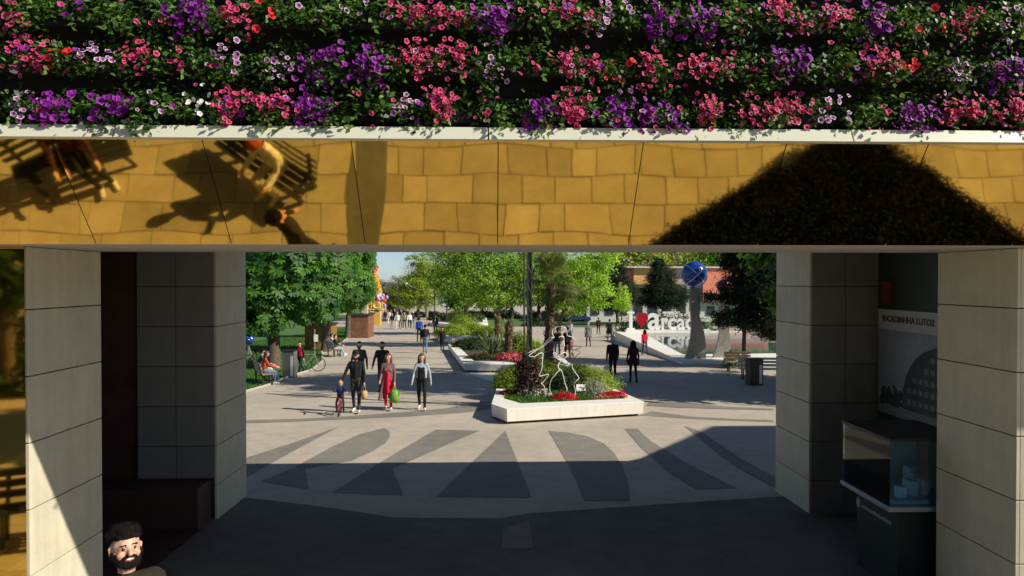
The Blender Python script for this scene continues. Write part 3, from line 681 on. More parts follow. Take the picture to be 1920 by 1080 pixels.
sb = [G(878,699,.06), G(945,700,.06), G(932,716,.06)]
mb = MB(); mb.prism([Vector((p.x,p.y,gz(p.y)-.02)) for p in sb], sb); tag(reloc(mb.build('white_slab', M_white, bevel=.01), (sb[0].x, sb[0].y, gz(sb[0].y))), 'low white triangular slab between the first and second planter', 'slab')
# earth and grass inside the near planter
gp = [(p.x, p.y) for p in I1]
g = grassblades('planter_grass', gp, 14000, .10, .37, GR, 9); g['label'] = 'grass growing inside the nearest white planter'; g['category'] = 'grass'

JU = [leafmat('juniper_a', (.26, .35, .035), .45), leafmat('juniper_b', (.38, .45, .06), .45), leafmat('juniper_c', (.10, .16, .022), .3)]
DKS = [leafmat('box_a', (.025, .045, .018), .15), leafmat('box_b', (.035, .06, .022), .15)]
RD = [leafmat('begonia_red_a', (.50, .012, .025), .3), leafmat('begonia_red_b', (.62, .03, .05), .3), leafmat('begonia_leaf', (.06, .13, .025), .3)]
PKR = [leafmat('begonia_pink', (.62, .06, .14), .3), leafmat('begonia_pale', (.70, .30, .33), .3), leafmat('begonia_leaf', (0,0,0), .3)]
WHF = [leafmat('white_bloom', (.75, .70, .66), .3), leafmat('dark_stem_leaf', (.06, .05, .045), .2), leafmat('white_bloom_b', (.60, .55, .52), .3), leafmat('begonia_leaf', (0,0,0), .3)]
SIL = [leafmat('silver_a', (.38, .40, .34), .2), leafmat('silver_b', (.25, .28, .20), .2)]
MAR = [leafmat('maroon_a', (.055, .018, .02), .25), leafmat('maroon_b', (.09, .03, .025), .25), leafmat('maroon_c', (.05, .055, .02), .25)]
def shrub(name, label, base, rad, n, size, mats, seed, aspect=.5, up=.7, cat='shrub', group=None, stems=True, fuzz=.10, droop=None):
    r = np.random.default_rng(seed); root = empty(name, base); tag(root, label, cat, group); rx, ry, rz = rad
    nc = 26; D = unit(nc, r); D[:, 2] = np.abs(D[:, 2])*.9 + .05; C = D*[rx, ry, rz]*r.uniform(.6, 1.02, nc)[:, None]
    ci = r.integers(0, nc, n); P = C[ci] + r.normal(size=(n, 3))*min(rx, rz)*.22; 
    q = r.uniform(0, 1, n) < .35; D2 = unit(n, r); D2[:, 2] = np.abs(D2[:, 2]); P[q] = (D2*[rx, ry, rz]*r.uniform(.8, 1 + fuzz, n)[:, None])[q]
    P[:, 2] = np.maximum(P[:, 2], .01)
    N = P/np.array([rx, ry, rz]) + unit(n, r)*.7 + [0, 0, up*.5]
    leaves('foliage', P + np.array(base), N, size, mats, root, aspect, droop, seed)
    if stems:
        mb = MB(); B = Vector(base)
        for k in range(6):
            a = k*1.047; mb.tube([B + Vector((.03*math.cos(a), .03*math.sin(a), -.05)), B + Vector((rx*.6*math.cos(a), ry*.6*math.sin(a), rz*.65))], [.015, .006], 5)
        mb.build('stems', BARK, root)
    return root
def at1(px, py, h=.37): return G(px, py, h)
shrub('juniper', 'low yellow green juniper at the left end of the nearest planter', at1(968,728), (.75,.6,.72), 8000, .12, JU, 1, .22)
shrub('juniper', 'yellow green juniper behind the wire figure in the nearest planter', at1(1030,722), (.85,.6,.78), 9000, .12, JU, 2, .22)
shrub('juniper', 'spreading juniper at the right end of the nearest planter', at1(1110,730), (.75,.6,.68), 9000, .12, JU, 3, .22)
shrub('juniper', 'juniper between the dark clipped ball and the white information box', at1(1086,724), (.6,.4,.72), 6000, .12, JU, 4, .22)
shrub('box_ball', 'dark clipped round shrub in the middle of the nearest planter', at1(1062,733), (.62,.5,.62), 5000, .07, DKS, 5, .5)
shrub('maroon_shrub', 'tall dark maroon leaved shrub around the pole foot in the nearest planter', at1(993,742), (.42,.40,1.25), 3600, .10, MAR, 6, .5, fuzz=.25)
shrub('maroon_shrub', 'second dark maroon shrub left of the pole in the nearest planter', at1(979,728), (.38,.3,.95), 2000, .10, MAR, 7, .5, fuzz=.25)
shrub('white_flowers', 'clump of white flowers under the maroon shrub', at1(1003,745), (.50,.3,.26), 1500, .055, WHF, 8, .8, cat='flowers')
shrub('red_begonias', 'dark red flower cushion at the left corner of the nearest planter', at1(954,742), (.32,.28,.16), 1300, .06, RD, 9, .8, cat='flowers')
shrub('red_begonias', 'bright red flower cushion in the front of the nearest planter', at1(1058,751), (.42,.26,.20), 1800, .06, RD[:2]+RD[:1], 10, .8, cat='flowers')
shrub('red_begonias', 'red flower cushion at the right corner of the nearest planter', at1(1150,747), (.42,.25,.20), 1800, .06, RD[:2], 11, .8, cat='flowers')
shrub('pink_begonias', 'paler pink red flowers left of the right corner cushion', at1(1126,749), (.34,.22,.14), 1200, .055, PKR, 12, .8, cat='flowers')
shrub('silver_plant', 'silvery feathery plant right of the white information box', at1(1113,741), (.40,.28,.50), 1500, .09, SIL, 13, .18)
b2 = lambda px, py: G(px, py, .33)
shrub('red_begonias', 'pink red flowers at the left corner of the second planter', b2(902,673), (.50,.35,.30), 1600, .07, PKR[:2]+RD[:1], 14, .8, cat='flowers')
shrub('pink_begonias', 'pink flowers right of the yucca in the second planter', b2(955,675), (.75,.4,.36), 2200, .07, PKR[:2]+RD[:1], 15, .8, cat='flowers')
shrub('juniper', 'golden juniper right of the fibrous trunk in the second planter', b2(973,668), (.9,.6,1.25), 6000, .16, JU, 16, .25)
shrub('juniper', 'golden juniper left of the palm trunk in the second planter', b2(1000,672), (.8,.6,.8), 4500, .16, JU, 17, .25)
shrub('green_shrub', 'rounded green shrub behind the yucca in the second planter', b2(905,655), (1.1,.7,.7), 5000, .14, JU[2:]+DKS, 18, .4)
shrub('green_shrub', 'low green cover in front of the yucca in the second planter', b2(918,674), (1.3,.35,.28), 2500, .12, JU[2:]+DKS, 48, .4)
shrub('green_shrub', 'dark green shrub at the back of the second planter', b2(875,652), (.9,.6,.5), 3500, .14, DKS+JU[2:], 19, .4)
b3 = lambda px, py: G(px, py, .45)
for i, (px, py, rx, rz, lab) in enumerate(((850,628,1.6,.75,'wide layered juniper at the left end of the third planter'),(885,627,1.7,.9,'wide layered juniper in the middle of the third planter'),(925,629,1.7,.7,'layered juniper at the right end of the third planter'),(868,621,1.2,1.4,'tall rounded juniper at the back of the third planter'))):
    shrub('juniper', lab, b3(px, py), (rx, .9, rz), 5500, .20, JU, 20+i, .25)
for i, (px, py, lab) in enumerate(((826,600,'low shrub at the left end of the farthest planter'),(852,601,'low shrub in the middle of the farthest planter'),(885,600,'low shrub at the right end of the farthest planter'))):
    shrub('low_shrub', lab, G(px, py, .45), (1.8, 1.2, .9), 2500, .3, JU[2:]+DKS, 30+i, .4)
for i, (px, py, rx, rz, lab) in enumerate(((800,594,4.5,1.1,'long dark hedge at the end of the left path'),(1010,612,2.2,.6,'low hedge on the far right path'),(1110,603,5.0,1.2,'dark low hedge under the dark pines'),(1045,603,4.0,.9,'low hedge behind the palm trunk'),(1250,610,4.6,2.0,'tall dark hedge right behind the white letters'))):
    shrub('hedge', lab, G(px, py) if px != 1250 else Vector((at(px, py, 60.5).x, 60.5, gz(60.5))), (rx, 1.2, rz), 3500, .3, DKS+PD[2:], 40+i, .4, cat='hedge')
for i, (x, y, rx, rz, lab) in enumerate(((-15,-8.5,4,1.25,'low dark hedge standing in for a ground shadow mirrored in the gold cladding'),(-26,-23,7,4.2,'tall dark hedge mirrored far back in the gold cladding'))):  # the low hedge takes the place of a mirrored shadow on the ground
    shrub('hedge', lab, Vector((x, y, 0)), (rx, 1.5, rz), 9000, .3, DKS, 140+i, .5, cat='hedge')
for i, (px, py, rx, rz, lab) in enumerate(((868,597,3.5,1.6,'far bush left of the plane tree stems'),(905,596,3.0,1.3,'far bush behind the plane tree stems'),(948,597,3.0,1.5,'far bush between the plane tree and the tall pole'),(1020,597,3.5,1.3,'far bush right of the tall pole'),(1085,598,3.5,1.3,'far bush behind the grey haired man'))):
    shrub('far_bush', lab, G(px, py), (rx, 1.5, rz), 2600, .32, PD+JU[2:], 150+i, .5, group='bushes on the far lawn')
shrub('small_shrub', 'small leafy bush at the foot of the large pine', G(1375, 690), (.5,.5,.9), 900, .11, DKS+PD, 47, .5)
# yucca and palm
def blades(name, base, n, length, width, mats, parent, seed, zlo=-.2, zhi=1.0, droop=.5):
    r = np.random.default_rng(seed); V = []
    for k in range(n):
        a = r.uniform(0, 2*np.pi); e = r.uniform(zlo, zhi); L = length*r.uniform(.75, 1.15)
        d = np.array([math.cos(a)*math.cos(e), math.sin(a)*math.cos(e), math.sin(e)]); s = np.array([-math.sin(a), math.cos(a), 0])
        pts = []
        for t in np.linspace(0, 1, 5):
            p = np.array(base) + d*L*t + np.array([0, 0, -droop*L*t*t*max(.2, math.cos(e))]); pts.append((p, s*width*(1 - t**2*.95)))
        for i in range(4):
            V.append([pts[i][0]-pts[i][1], pts[i][0]+pts[i][1], pts[i+1][0]+pts[i+1][1], pts[i+1][0]-pts[i+1][1]])
    return quads(name, np.array(V), mats, parent, r)
YU = [leafmat('yucca_a', (.20, .28, .14), .2), leafmat('yucca_b', (.34, .40, .24), .2), leafmat('yucca_c', (.06, .10, .05), .15)]
for px, py, s, lab in ((922,671,1.0,'large spiky yucca in the front of the second planter'),(945,668,.8,'smaller spiky yucca beside the pink flowers')):
    b = b2(px, py); y = empty('yucca', b); tag(y, lab, 'yucca'); blades('leaf_rosette', b, 130, 1.6*s, .04*s, YU, y, int(px), .15, 1.4, .35)
PLM = [leafmat('palm_a', (.11, .14, .03), .25), leafmat('palm_b', (.18, .18, .05), .25), leafmat('palm_c', (.06, .09, .02), .25)]
def palm(label, base, h, rad, seed, crown=True, lean=.0):
    root = empty('palm_tree', base); tag(root, label, 'palm'); r = random.Random(seed); B = Vector(base)
    mb = MB(); n = 16
    mb.tube([B + Vector((lean*(t/n)**2 + r.uniform(-.02,.02), 0, -.05 + h*t/n)) for t in range(n+1)], [rad*(1.05 if t % 2 else .9)*(1.15 - .2*t/n) for t in range(n+1)], 10)
    mb.build('trunk', mat('palm_bark', (.13, .085, .05), .95, var=.45, scale=9, bump=.8, bscale=20), root)
    V = []; rr = np.random.default_rng(seed)
    for k in range(150):           # old leaf bases on the trunk
        a = rr.uniform(0, 6.28); z = rr.uniform(.1, h); q = rad*1.02; d = np.array([math.cos(a), math.sin(a), 0]); s = np.array([-math.sin(a), math.cos(a), 0])
        p = np.array(B) + d*q + [lean*(z/h)**2, 0, z]; t = p + d*rr.uniform(.05, .12) + [0, 0, rr.uniform(.1, .22)]
        V.append([p - s*.05, p + s*.05, t + s*.02, t - s*.02])
    quads('leaf_bases', np.array(V), [MATS['palm_bark'], mat('palm_fibre', (.22, .15, .08), .9)], root, rr)
    if crown:
        top = np.array(B) + [lean, 0, h]; V = []
        for k in range(46):        # fan leaves on stalks
            a = rr.uniform(0, 6.28); e = rr.uniform(-.7, 1.35); L = rr.uniform(.7, 1.15)
            d = np.array([math.cos(a)*math.cos(e), math.sin(a)*math.cos(e), math.sin(e)]); s = np.cross(d, [0, 0, 1.0]); s /= np.linalg.norm(s) + 1e-9
            hub = top + d*L; V.append([top - s*.012, top + s*.012, hub + s*.012, hub - s*.012]); w = np.cross(s, d)
            for j in range(15):
                b_ = -1.5 + 3.0*j/14; dd = d*math.cos(b_) + s*math.sin(b_); tip = hub + dd*rr.uniform(.55, .75) + [0, 0, -.22 - .2*abs(b_)*.4]
                mid = hub + dd*.4 + [0, 0, -.02]; ww = np.cross(dd, w); ww /= np.linalg.norm(ww) + 1e-9; ww *= .028
                V.append([hub, mid - ww, tip, mid + ww])
        quads('fronds', np.array(V), PLM, root, rr)
    return root
palm('shaggy fan palm with thick fibrous trunk right of the tall pole', G(1029, 690, .33), 3.75, .19, 3, lean=.12)
palm('fibrous palm stump without crown in the second planter', G(954, 672, .33), 1.9, .17, 4, crown=False)
palm('dark fibrous palm stump behind the yucca, without crown', G(934, 645, .4), 1.9, .20, 5, crown=False)
# ================================================================ pool, sculptures, sign
ZP = -0.90
po_ = [atz(1280,678.5,ZP), atz(1153,621.5,ZP)]; yb = po_[1].y
O = [po_[0], Vector((28, po_[0].y + 1.2, ZP)), Vector((28, yb + .5, ZP)), po_[1]]
pool = empty('pool', (15, 45, gz(45))); tag(pool, 'shallow pool with wide white concrete rim on the right', 'pool')
c = Vector((18, 44, ZP)); wd = 3.5
I = [O[0] + Vector((1.0, wd, 0)), O[1] + Vector((-1, wd, 0)), O[2] + Vector((-1, -1.0, 0)), O[3] + Vector((1.9, -1.0, 0))]
mb = MB(); B = [Vector((p.x, p.y, gz(p.y) - .15)) for p in O]; S = [p + Vector((0, 0, -.6)) for p in I]; n = 4; F = []
for i in range(n):
    j = (i+1) % n; F += [(i, j, n+j, n+i), (n+i, n+j, 2*n+j, 2*n+i), (2*n+i, 2*n+j, 3*n+j, 3*n+i)]
F.append((15, 14, 13, 12)); mb.add(B + O + I + S, F); mb.build('rim', M_white, pool)
M_water = mat('pool_water', (.035, .085, .075), .04, bump=.10, bscale=2.5, spec=.8)
mb = MB(); mb.add([p + Vector((0, 0, -.10)) for p in I], [(0, 1, 2, 3)]); struct(mb.build('water', M_water))
M_blue = mat('blue_enamel', (.012, .055, .28), .25, coat=.6, var=.25, scale=2.5); M_plum = mat('plum_enamel', (.14, .012, .05), .25, coat=.6)
def ball_sculpture(label, foot, cpx, cr, m, bw, turn=0.0, stand=True, Y=None):
    root = empty('ball_sculpture', foot); tag(root, label, 'sculpture'); F0 = Vector(foot)
    C = at(*cpx, F0.y)
    if stand:
        h = C.z - cr*.9 - F0.z; mb = MB(); n = 22; V = []; th = .09
        for i in range(n+1):
            t = i/n; cx = (C.x - F0.x)*t + bw*.16*math.sin(t*math.pi*1.6)*(1-t*.3); w = bw*(.5*(1-t)**1.3 + .10)
            for sx, sy in ((-1,-1),(1,-1),(1,1),(-1,1)): V.append(F0 + Vector((cx + sx*w*.95, sy*th*(1.2 - .7*t), h*t)))
        Fs = [(i*4+k, i*4+(k+1) % 4, i*4+4+(k+1) % 4, i*4+4+k) for i in range(n) for k in range(4)] + [(3,2,1,0), tuple(n*4+k for k in range(4))]
        mb.add(V, Fs); mb.build('stand', M_steel, root)
    mb = MB(); mb.ball(C, (cr*.98, cr*.8, cr), 32, 20); mb.build('ball', m, root, smooth=True)
    for k, a in enumerate((45, -45)):     # two bright bands crossing the front
        mb = MB(); pts = []
        for i in range(41):
            q = 2*math.pi*i/40; d = Vector((math.cos(R(a))*math.cos(q), math.sin(q)*.82 if True else 0, math.sin(R(a))*math.cos(q)))
            d = Matrix.Rotation(turn, 3, 'Z') @ d; pts.append(C + Vector((d.x*cr*.985, d.y*cr*.99, d.z*cr*1.005)))
        mb.tube(pts, cr*.026, 6, cap=False); mb.build('band', mat('chrome', (.8, .82, .85), .15, metal=1), root, smooth=True)
f1 = atz(1303, 672, ZP); f2 = atz(1352, 670, ZP)
ball_sculpture('big blue ball with crossing bands on a tall curved grey stand at the pool rim', f1, (1302, 515), .72, M_blue, .98)
ball_sculpture('smaller plum coloured ball on a curved grey stand, half hidden by the pine', f2, (1357, 537), .40, M_plum, .80, .8)
ball_sculpture('blue ball sculpture lying low on the lawn at the left pillar edge', G(467, 672), (467, 637), .30, M_blue, .25, .4)
# white letters with a red heart on the far rim
ys = yb - .45; zs = ZP + .0
sg = empty('letter_sign', (9.5, ys, ZP)); tag(sg, 'row of white letters reading I heart arcadi at the far pool rim', 'sign')
M_lw = mat('letter_white', (.82, .81, .78), .5); M_hr = mat('heart_red', (.40, .005, .02), .3)
def letter(ch, px0, px1, pyt, pyb, m=M_lw, bold=.02):
    a = at(px0, pyb, ys); b = at(px1, pyt, ys)
    o = meshtext(ch, 1.0, .12, m, 'letter_' + ch if ch.isalpha() else 'mark', Matrix(), sg, bold)
    V = np.array([v.co for v in o.data.vertices]); lo, hi = V.min(0), V.max(0)
    sx = (b.x - a.x)/(hi[0]-lo[0]); sz = (b.z - a.z)/(hi[1]-lo[1])
    M = Matrix.Translation((a.x, ys, a.z)) @ Matrix(((sx,0,0,0),(0,0,-1,0),(0,sz,0,0),(0,0,0,1))) @ Matrix.Translation((-lo[0], -lo[1], 0))
    o.data.transform(M); o['label'] = f'letter {ch}'
    return o
mb = MB(); zt = at(1176, 618, ys).z; zb = ZP + .0
for x0, x1, y0, y1 in ((1179.5,1185.5,586,618),(1175.5,1189,584.5,588),(1175,1190,615,618)):
    a = at(x0, y1, ys); b = at(x1, y0, ys); mb.box((a.x, ys - .12 - .01*(x1-x0 > 8), a.z), (b.x, ys + .12 + .01*(x1-x0 > 8), b.z))
mb.build('letter_I', M_lw, sg)
letter('a', 1214, 1238, 587, 618); letter('r', 1240, 1252, 596, 618); letter('c', 1252, 1268, 597, 618); letter('a', 1269, 1284, 597, 618); letter('d', 1285, 1302, 587, 618); letter('i', 1305, 1311, 590, 618)
a = at(1193, 617, ys); b = at(1213, 586, ys); hw, hh = (b.x - a.x)/2, b.z - a.z; P = []
for i in range(40):
    t = 2*math.pi*i/40; P.append((16*math.sin(t)**3/16, (13*math.cos(t)-5*math.cos(2*t)-2*math.cos(3*t)-math.cos(4*t)+17)/29.2))
mb = MB(); cx = (a.x + b.x)/2
mb.prism([(cx + x*hw, ys - .2, a.z + z*hh) for x, z in P], [(cx + x*hw, ys + .2, a.z + z*hh) for x, z in P]); mb.build('heart', M_hr, sg, bevel=.04)
mb = MB(); a = at(1172, 621, ys); mb.box((a.x, ys - .35, ZP - .02), (at(1330, 621, ys).x, ys + .35, at(1176, 618, ys).z)); mb.build('plinth', M_white, sg)

# ---------------------------------------------------------------- poles
b = G(991, 744, .37); pl = empty('tall_pole', b); tag(pl, 'tall dark green lattice pole rising out of the nearest planter', 'pole')
M_pole = mat('pole_green', (.045, .06, .045), .5, metal=.2, var=.3, scale=5)
for dx, dy in ((-.055, -.05), (.07, -.05), (-.055, .07), (.07, .07)):
    mb = MB(); mb.tube([b + Vector((dx+.02, dy, -.05)), b + Vector((dx+.02, dy, 6.6))], .016, 6); mb.build('chord', M_pole, pl)
mb = MB(); mb.box((b.x-.02, b.y-.03, b.z-.03), (b.x+.075, b.y+.05, b.z+6.55)); mb.build('core', M_pole, pl)
for k in range(22):
    mb = MB(); z = b.z + .15 + k*.3; s = 1 if k % 2 else -1; mb.tube([(b.x+.02-.06*s, b.y-.055, z), (b.x+.02+.06*s, b.y-.055, z+.28)], .009, 5); mb.build('brace', M_pole, pl)
b = G(983, 738, .37); mb = MB(); mb.tube([b + Vector((0,0,-.04)), b + Vector((0,0,6.6))], .03, 8); mb.tube([b + Vector((0,0,-.02)), b + Vector((0,0,.06))], .07, 8)
tag(reloc(mb.build('slim_pole', M_pole), b), 'slim dark pole just left of the tall lattice pole', 'pole')
b = G(838, 612); lp_ = empty('lamp_post', b); tag(lp_, 'dark lamp post by the third planter on the left path', 'lamp post')
mb = MB(); mb.tube([b, b + Vector((0,0,.6)), b + Vector((0,0,5.6))], [.16, .10, .06], 8); mb.build('post', M_dkmetal, lp_)
mb = MB(); mb.ball(b + Vector((0,0,5.75)), (.22,.22,.2)); mb.build('lamp_head', mat('opal', (.7,.7,.66), .4), lp_, smooth=True)
# light string over the path
a1 = at(747, 521, 95); a2 = at(815, 549, 62); ls = empty('light_string', a1); tag(ls, 'thin yellow cord with a lamp hanging across the far path', 'light string')
mb = MB(); mb.tube([a1.lerp(a2, t) + Vector((0,0,-.35*math.sin(math.pi*t))) for t in [i/12 for i in range(13)]], .035, 5); mb.build('cord', mat('cord_yellow', (.6, .5, .16), .6), ls)
mb = MB(); mb.ball(a1.lerp(a2, .3) + Vector((0,0,-.32)), .16); mb.build('lamp', mat('opal', (0,0,0)), ls, smooth=True)
for nm, q, lab in (('cable_mast', a1, 'slim mast holding the far end of the light cord'), ('cable_mast', a2, 'slim mast holding the near end of the light cord')):
    mb = MB(); mb.tube([(q.x, q.y, gz(q.y)-.05), (q.x, q.y, q.z+.05)], .05, 8); tag(reloc(mb.build(nm, M_dkmetal), (q.x, q.y, gz(q.y))), lab, 'mast')

# ---------------------------------------------------------------- wire figure in the planter
wf = empty('wire_sculpture', G(1060, 749, .35)); tag(wf, 'white wire outline of a winged figure standing in the nearest planter', 'sculpture'); YW = wf.location.y
def T6(p): return (1000 + p[0]/6.75, 600 + p[1]/6.75)
def T4(p): return (820 + p[0]/4.8, 600 + p[1]/4.8)
def wire(name, pts, f, off, m, rad):
    mb = MB(); P = [at(*f(p), YW + off + .06*math.sin(i*1.3)) for i, p in enumerate(pts)]; Q = []
    for i in range(len(P) - 1):        # rounded corners
        p0, p1, p2, p3 = P[max(i-1,0)], P[i], P[i+1], P[min(i+2, len(P)-1)]
        for t in (0, .25, .5, .75): Q.append(.5*((2*p1) + (p2-p0)*t + (2*p0-5*p1+4*p2-p3)*t*t + (3*p1-p0-3*p2+p3)*t**3))
    mb.tube(Q + [P[-1]], rad, 6); return mb.build(name, m, wf, smooth=True)
M_wire = mat('white_wire', (.80, .79, .74), .4); M_dwire = mat('dark_wire', (.10, .085, .07), .5, metal=.4)
wire('head_and_shoulders', [(-80,420),(90,350),(140,300),(215,222),(262,222),(240,175),(250,120),(300,90),(370,85),(420,120),(430,195),(490,215),(540,260)], T6, -.05, M_wire, .011)
wire('arm_outline', [(1045,155),(960,230),(880,280),(825,320),(870,330),(920,300),(950,300),(945,340),(940,440),(915,505),(1000,490),(955,555),(935,575),(962,600),(970,690)], T4, -.15, M_wire, .011)
wire('leg_outline', [(265,990),(220,925),(205,850),(225,760),(270,700),(340,630),(370,680),(400,800),(425,880),(410,910),(360,940),(355,990)], T6, -.1, M_wire, .011)
wire('hip_outline', [(490,560),(500,620),(570,720),(570,745),(530,790),(515,830),(530,890),(525,1000)], T6, .05, M_wire, .011)
wire('inner_arm', [(320,215),(380,210),(385,280),(392,335)], T6, 0, M_wire, .015)
wire('hands', [(300,445),(265,410),(255,430),(290,460),(370,420),(400,410),(430,450),(330,540),(315,600),(345,632)], T6, 0, M_wire, .013)
for p in ([(290,160),(395,112)], [(90,355),(150,410),(245,365)], [(300,440),(365,360)], [(300,332),(605,332),(505,385)], [(500,375),(596,405),(480,500),(360,615)], [(320,545),(510,580)], [(200,470),(340,480),(580,480)], [(430,330),(490,560)]):
    wire('wing_wire', p, T6, .12, M_dwire, .010)
# information box in the planter
b = G(1093, 738, .35); ib = empty('information_box', b); tag(ib, 'small white information box on a post in the nearest planter', 'sign')
mb = MB(); mb.obox(Matrix.Translation(b + Vector((-.06, 0, .18))) @ Matrix.Rotation(R(-35), 4, 'X'), (.30, .02, .24)); mb.build('panel', M_lw, ib)
mb = MB(); mb.obox(Matrix.Translation(b + Vector((-.06, -.008, .19))) @ Matrix.Rotation(R(-35), 4, 'X'), (.16, .012, .035)); mb.build('print', mat('print_red', (.5, .1, .1), .6), ib)
mb = MB(); mb.box((b.x-.10, b.y+.03, b.z-.05), (b.x+.12, b.y+.12, b.z+.2)); mb.build('body', mat('dull_maroon', (.10, .02, .03), .6), ib)

# ---------------------------------------------------------------- booths and ride at the left
M_bw = mat('booth_wood', (.20, .085, .045), .7, var=.3, scale=2.5); M_cream = mat('cream_paint', (.62, .52, .36), .7, var=.1); M_yel = mat('yellow_paint', (.62, .36, .06), .6, var=.1)
y0 = G(668, 634).y; a = at(651, 592, y0); b = at(690, 636, y0); zg = gz(y0)
bo = empty('wooden_booth', (a.x, y0, zg)); tag(bo, 'brown wooden booth with upright boards behind the chestnut', 'booth')
n = 9
for k in range(n):
    xa = a.x + (b.x-a.x)*k/n; xb = a.x + (b.x-a.x)*(k+1)/n - .02
    mb = MB(); mb.box((xa, y0, zg-.1), (xb, y0+.05, a.z)); mb.build('board', M_bw, bo)
for k in range(8):
    mb = MB(); mb.box((b.x-.03, y0+.06+k*.35, zg-.3), (b.x+.02, y0+.06+k*.35+.33, a.z)); mb.build('board', M_bw, bo)
mb = MB(); mb.box((a.x-.1, y0-.1, a.z+.005), (b.x+.12, y0+3, a.z+.12)); mb.build('roof', M_dkmetal, bo)
mb = MB(); mb.box((a.x+.03, y0+.06, zg-.3), (b.x-.04, y0+2.9, a.z-.02)); mb.build('interior', M_joint, bo)
for px, h0, lab in ((686, 556, 'cream square column right of the brown booth'), (697, 585, 'short cream post beside the cream column')):
    q = G(px, 632 if px < 690 else 622); w = .16; mb = MB(); t = at(px, h0, q.y).z
    mb.box((q.x-w, q.y-w, q.z-.1), (q.x+w, q.y+w, t)); mb.box((q.x-w-.05, q.y-w-.05, q.z-.1), (q.x+w+.05, q.y+w+.05, q.z+.25)); mb.box((q.x-w-.04, q.y-w-.04, t+.001), (q.x+w+.04, q.y+w+.04, t+.08))
    tag(reloc(mb.build('column', M_cream), q), lab, 'column')
y0 = 92; a = at(698, 583, y0); b = at(712.5, 608, y0); zg = gz(y0)
bo = empty('yellow_booth', (a.x, y0, zg)); tag(bo, 'small yellow ticket booth at the edge of the far path', 'booth')
mb = MB(); mb.box((a.x, y0, zg-.1), (b.x, y0+1.2, a.z)); mb.build('body', M_yel, bo)
mb = MB(); mb.box((a.x-.08, y0-.1, a.z+.002), (b.x+.08, y0+1.3, a.z+.10)); mb.build('counter', M_dkmetal, bo)
mb = MB(); mb.torus(((a.x+b.x)/2, y0+.4, a.z+.75), .45, .16, (0,1,0)); mb.build('ring_ornament', mat('bright_yellow', (.75,.42,.03), .5), bo, smooth=True)
# yellow rope cone of the ride
y0 = 99; top = at(702, 500, y0); c0 = at(702, 580, y0); rd = empty('rope_cone', (top.x, y0, gz(y0))); tag(rd, 'yellow cone of ropes with a red top above the fairground booths', 'fairground ride')
mb = MB(); mb.tube([(top.x, y0, gz(y0)-.1), (top.x, y0, top.z)], .12, 8); mb.build('mast', M_cream, rd)
for k in range(22):
    t = 2*math.pi*k/22; e = Vector((top.x + 1.65*math.cos(t), y0 + 1.65*math.sin(t), c0.z)); s = Vector((top.x + .3*math.cos(t), y0 + .3*math.sin(t), top.z - .9))
    mb = MB(); mb.tube([s, e], .05, 5); mb.build('rope', mat('rope_yellow', (.70, .42, .04), .6), rd)
for q in (.35, .65, 1.0):
    mb = MB(); mb.torus((top.x, y0, top.z - .9 + (c0.z - top.z + .9)*q), .3 + 1.35*q, .07, (0,0,1), 28, 6); mb.build('hoop', MATS['rope_yellow'], rd, smooth=True)
rr = np.random.default_rng(12); n_ = 700; t_ = rr.uniform(.05, 1, n_); a_ = rr.uniform(0, 6.283, n_); q_ = (.3 + 1.4*t_)*rr.uniform(.8, 1.15, n_)
Pp = np.stack([top.x + q_*np.cos(a_), y0 + q_*np.sin(a_), top.z - .7 + (c0.z - top.z + .5)*t_], 1)
leaves('pennants', Pp, unit(n_, rr) + [.3, -.8, 0], .28, [leafmat('pennant_yellow', (.75,.50,.08), .3), leafmat('pennant_gold', (.60,.34,.04), .3), leafmat('pennant_cream', (.72,.62,.36), .3)], rd, .6, (0, 0, -.8), 12)['kind'] = 'stuff'
mb = MB(); mb.ball((top.x, y0, top.z - .75), (.34,.34,.5), 9, 6); mb.ball((top.x+.22, y0, top.z - .3), (.28,.28,.36), 9, 6); mb.ball((top.x+.42, y0, top.z - .02), (.22,.2,.24), 9, 6); mb.build('red_top', mat('red_orange', (.70, .07, .02), .5), rd, smooth=True)
r = random.Random(4)
MC = [mat('balloon_pink', (.65,.25,.38), .3), mat('balloon_red', (.55,.03,.06), .3), mat('balloon_lilac', (.42,.26,.5), .3), mat('balloon_white', (.7,.68,.68), .3)]
q = at(714, 562, 84); bl = empty('balloon_bunch', (q.x, 84, gz(84))); tag(bl, 'bunch of pink and lilac balloons beside the yellow booth', 'balloons')
for k in range(16):
    c = q + Vector((r.gauss(0,.38), r.gauss(0,.3), r.gauss(.1,.45))); mb = MB(); mb.ball(c, (.2,.2,.26), 10, 8); mb.build('balloon', r.choice(MC), bl, smooth=True)
    mb = MB(); mb.tube([c - Vector((0,0,.26)), (q.x, 84, gz(84)+1.0)], .006, 4); mb.build('string', M_lw, bl)

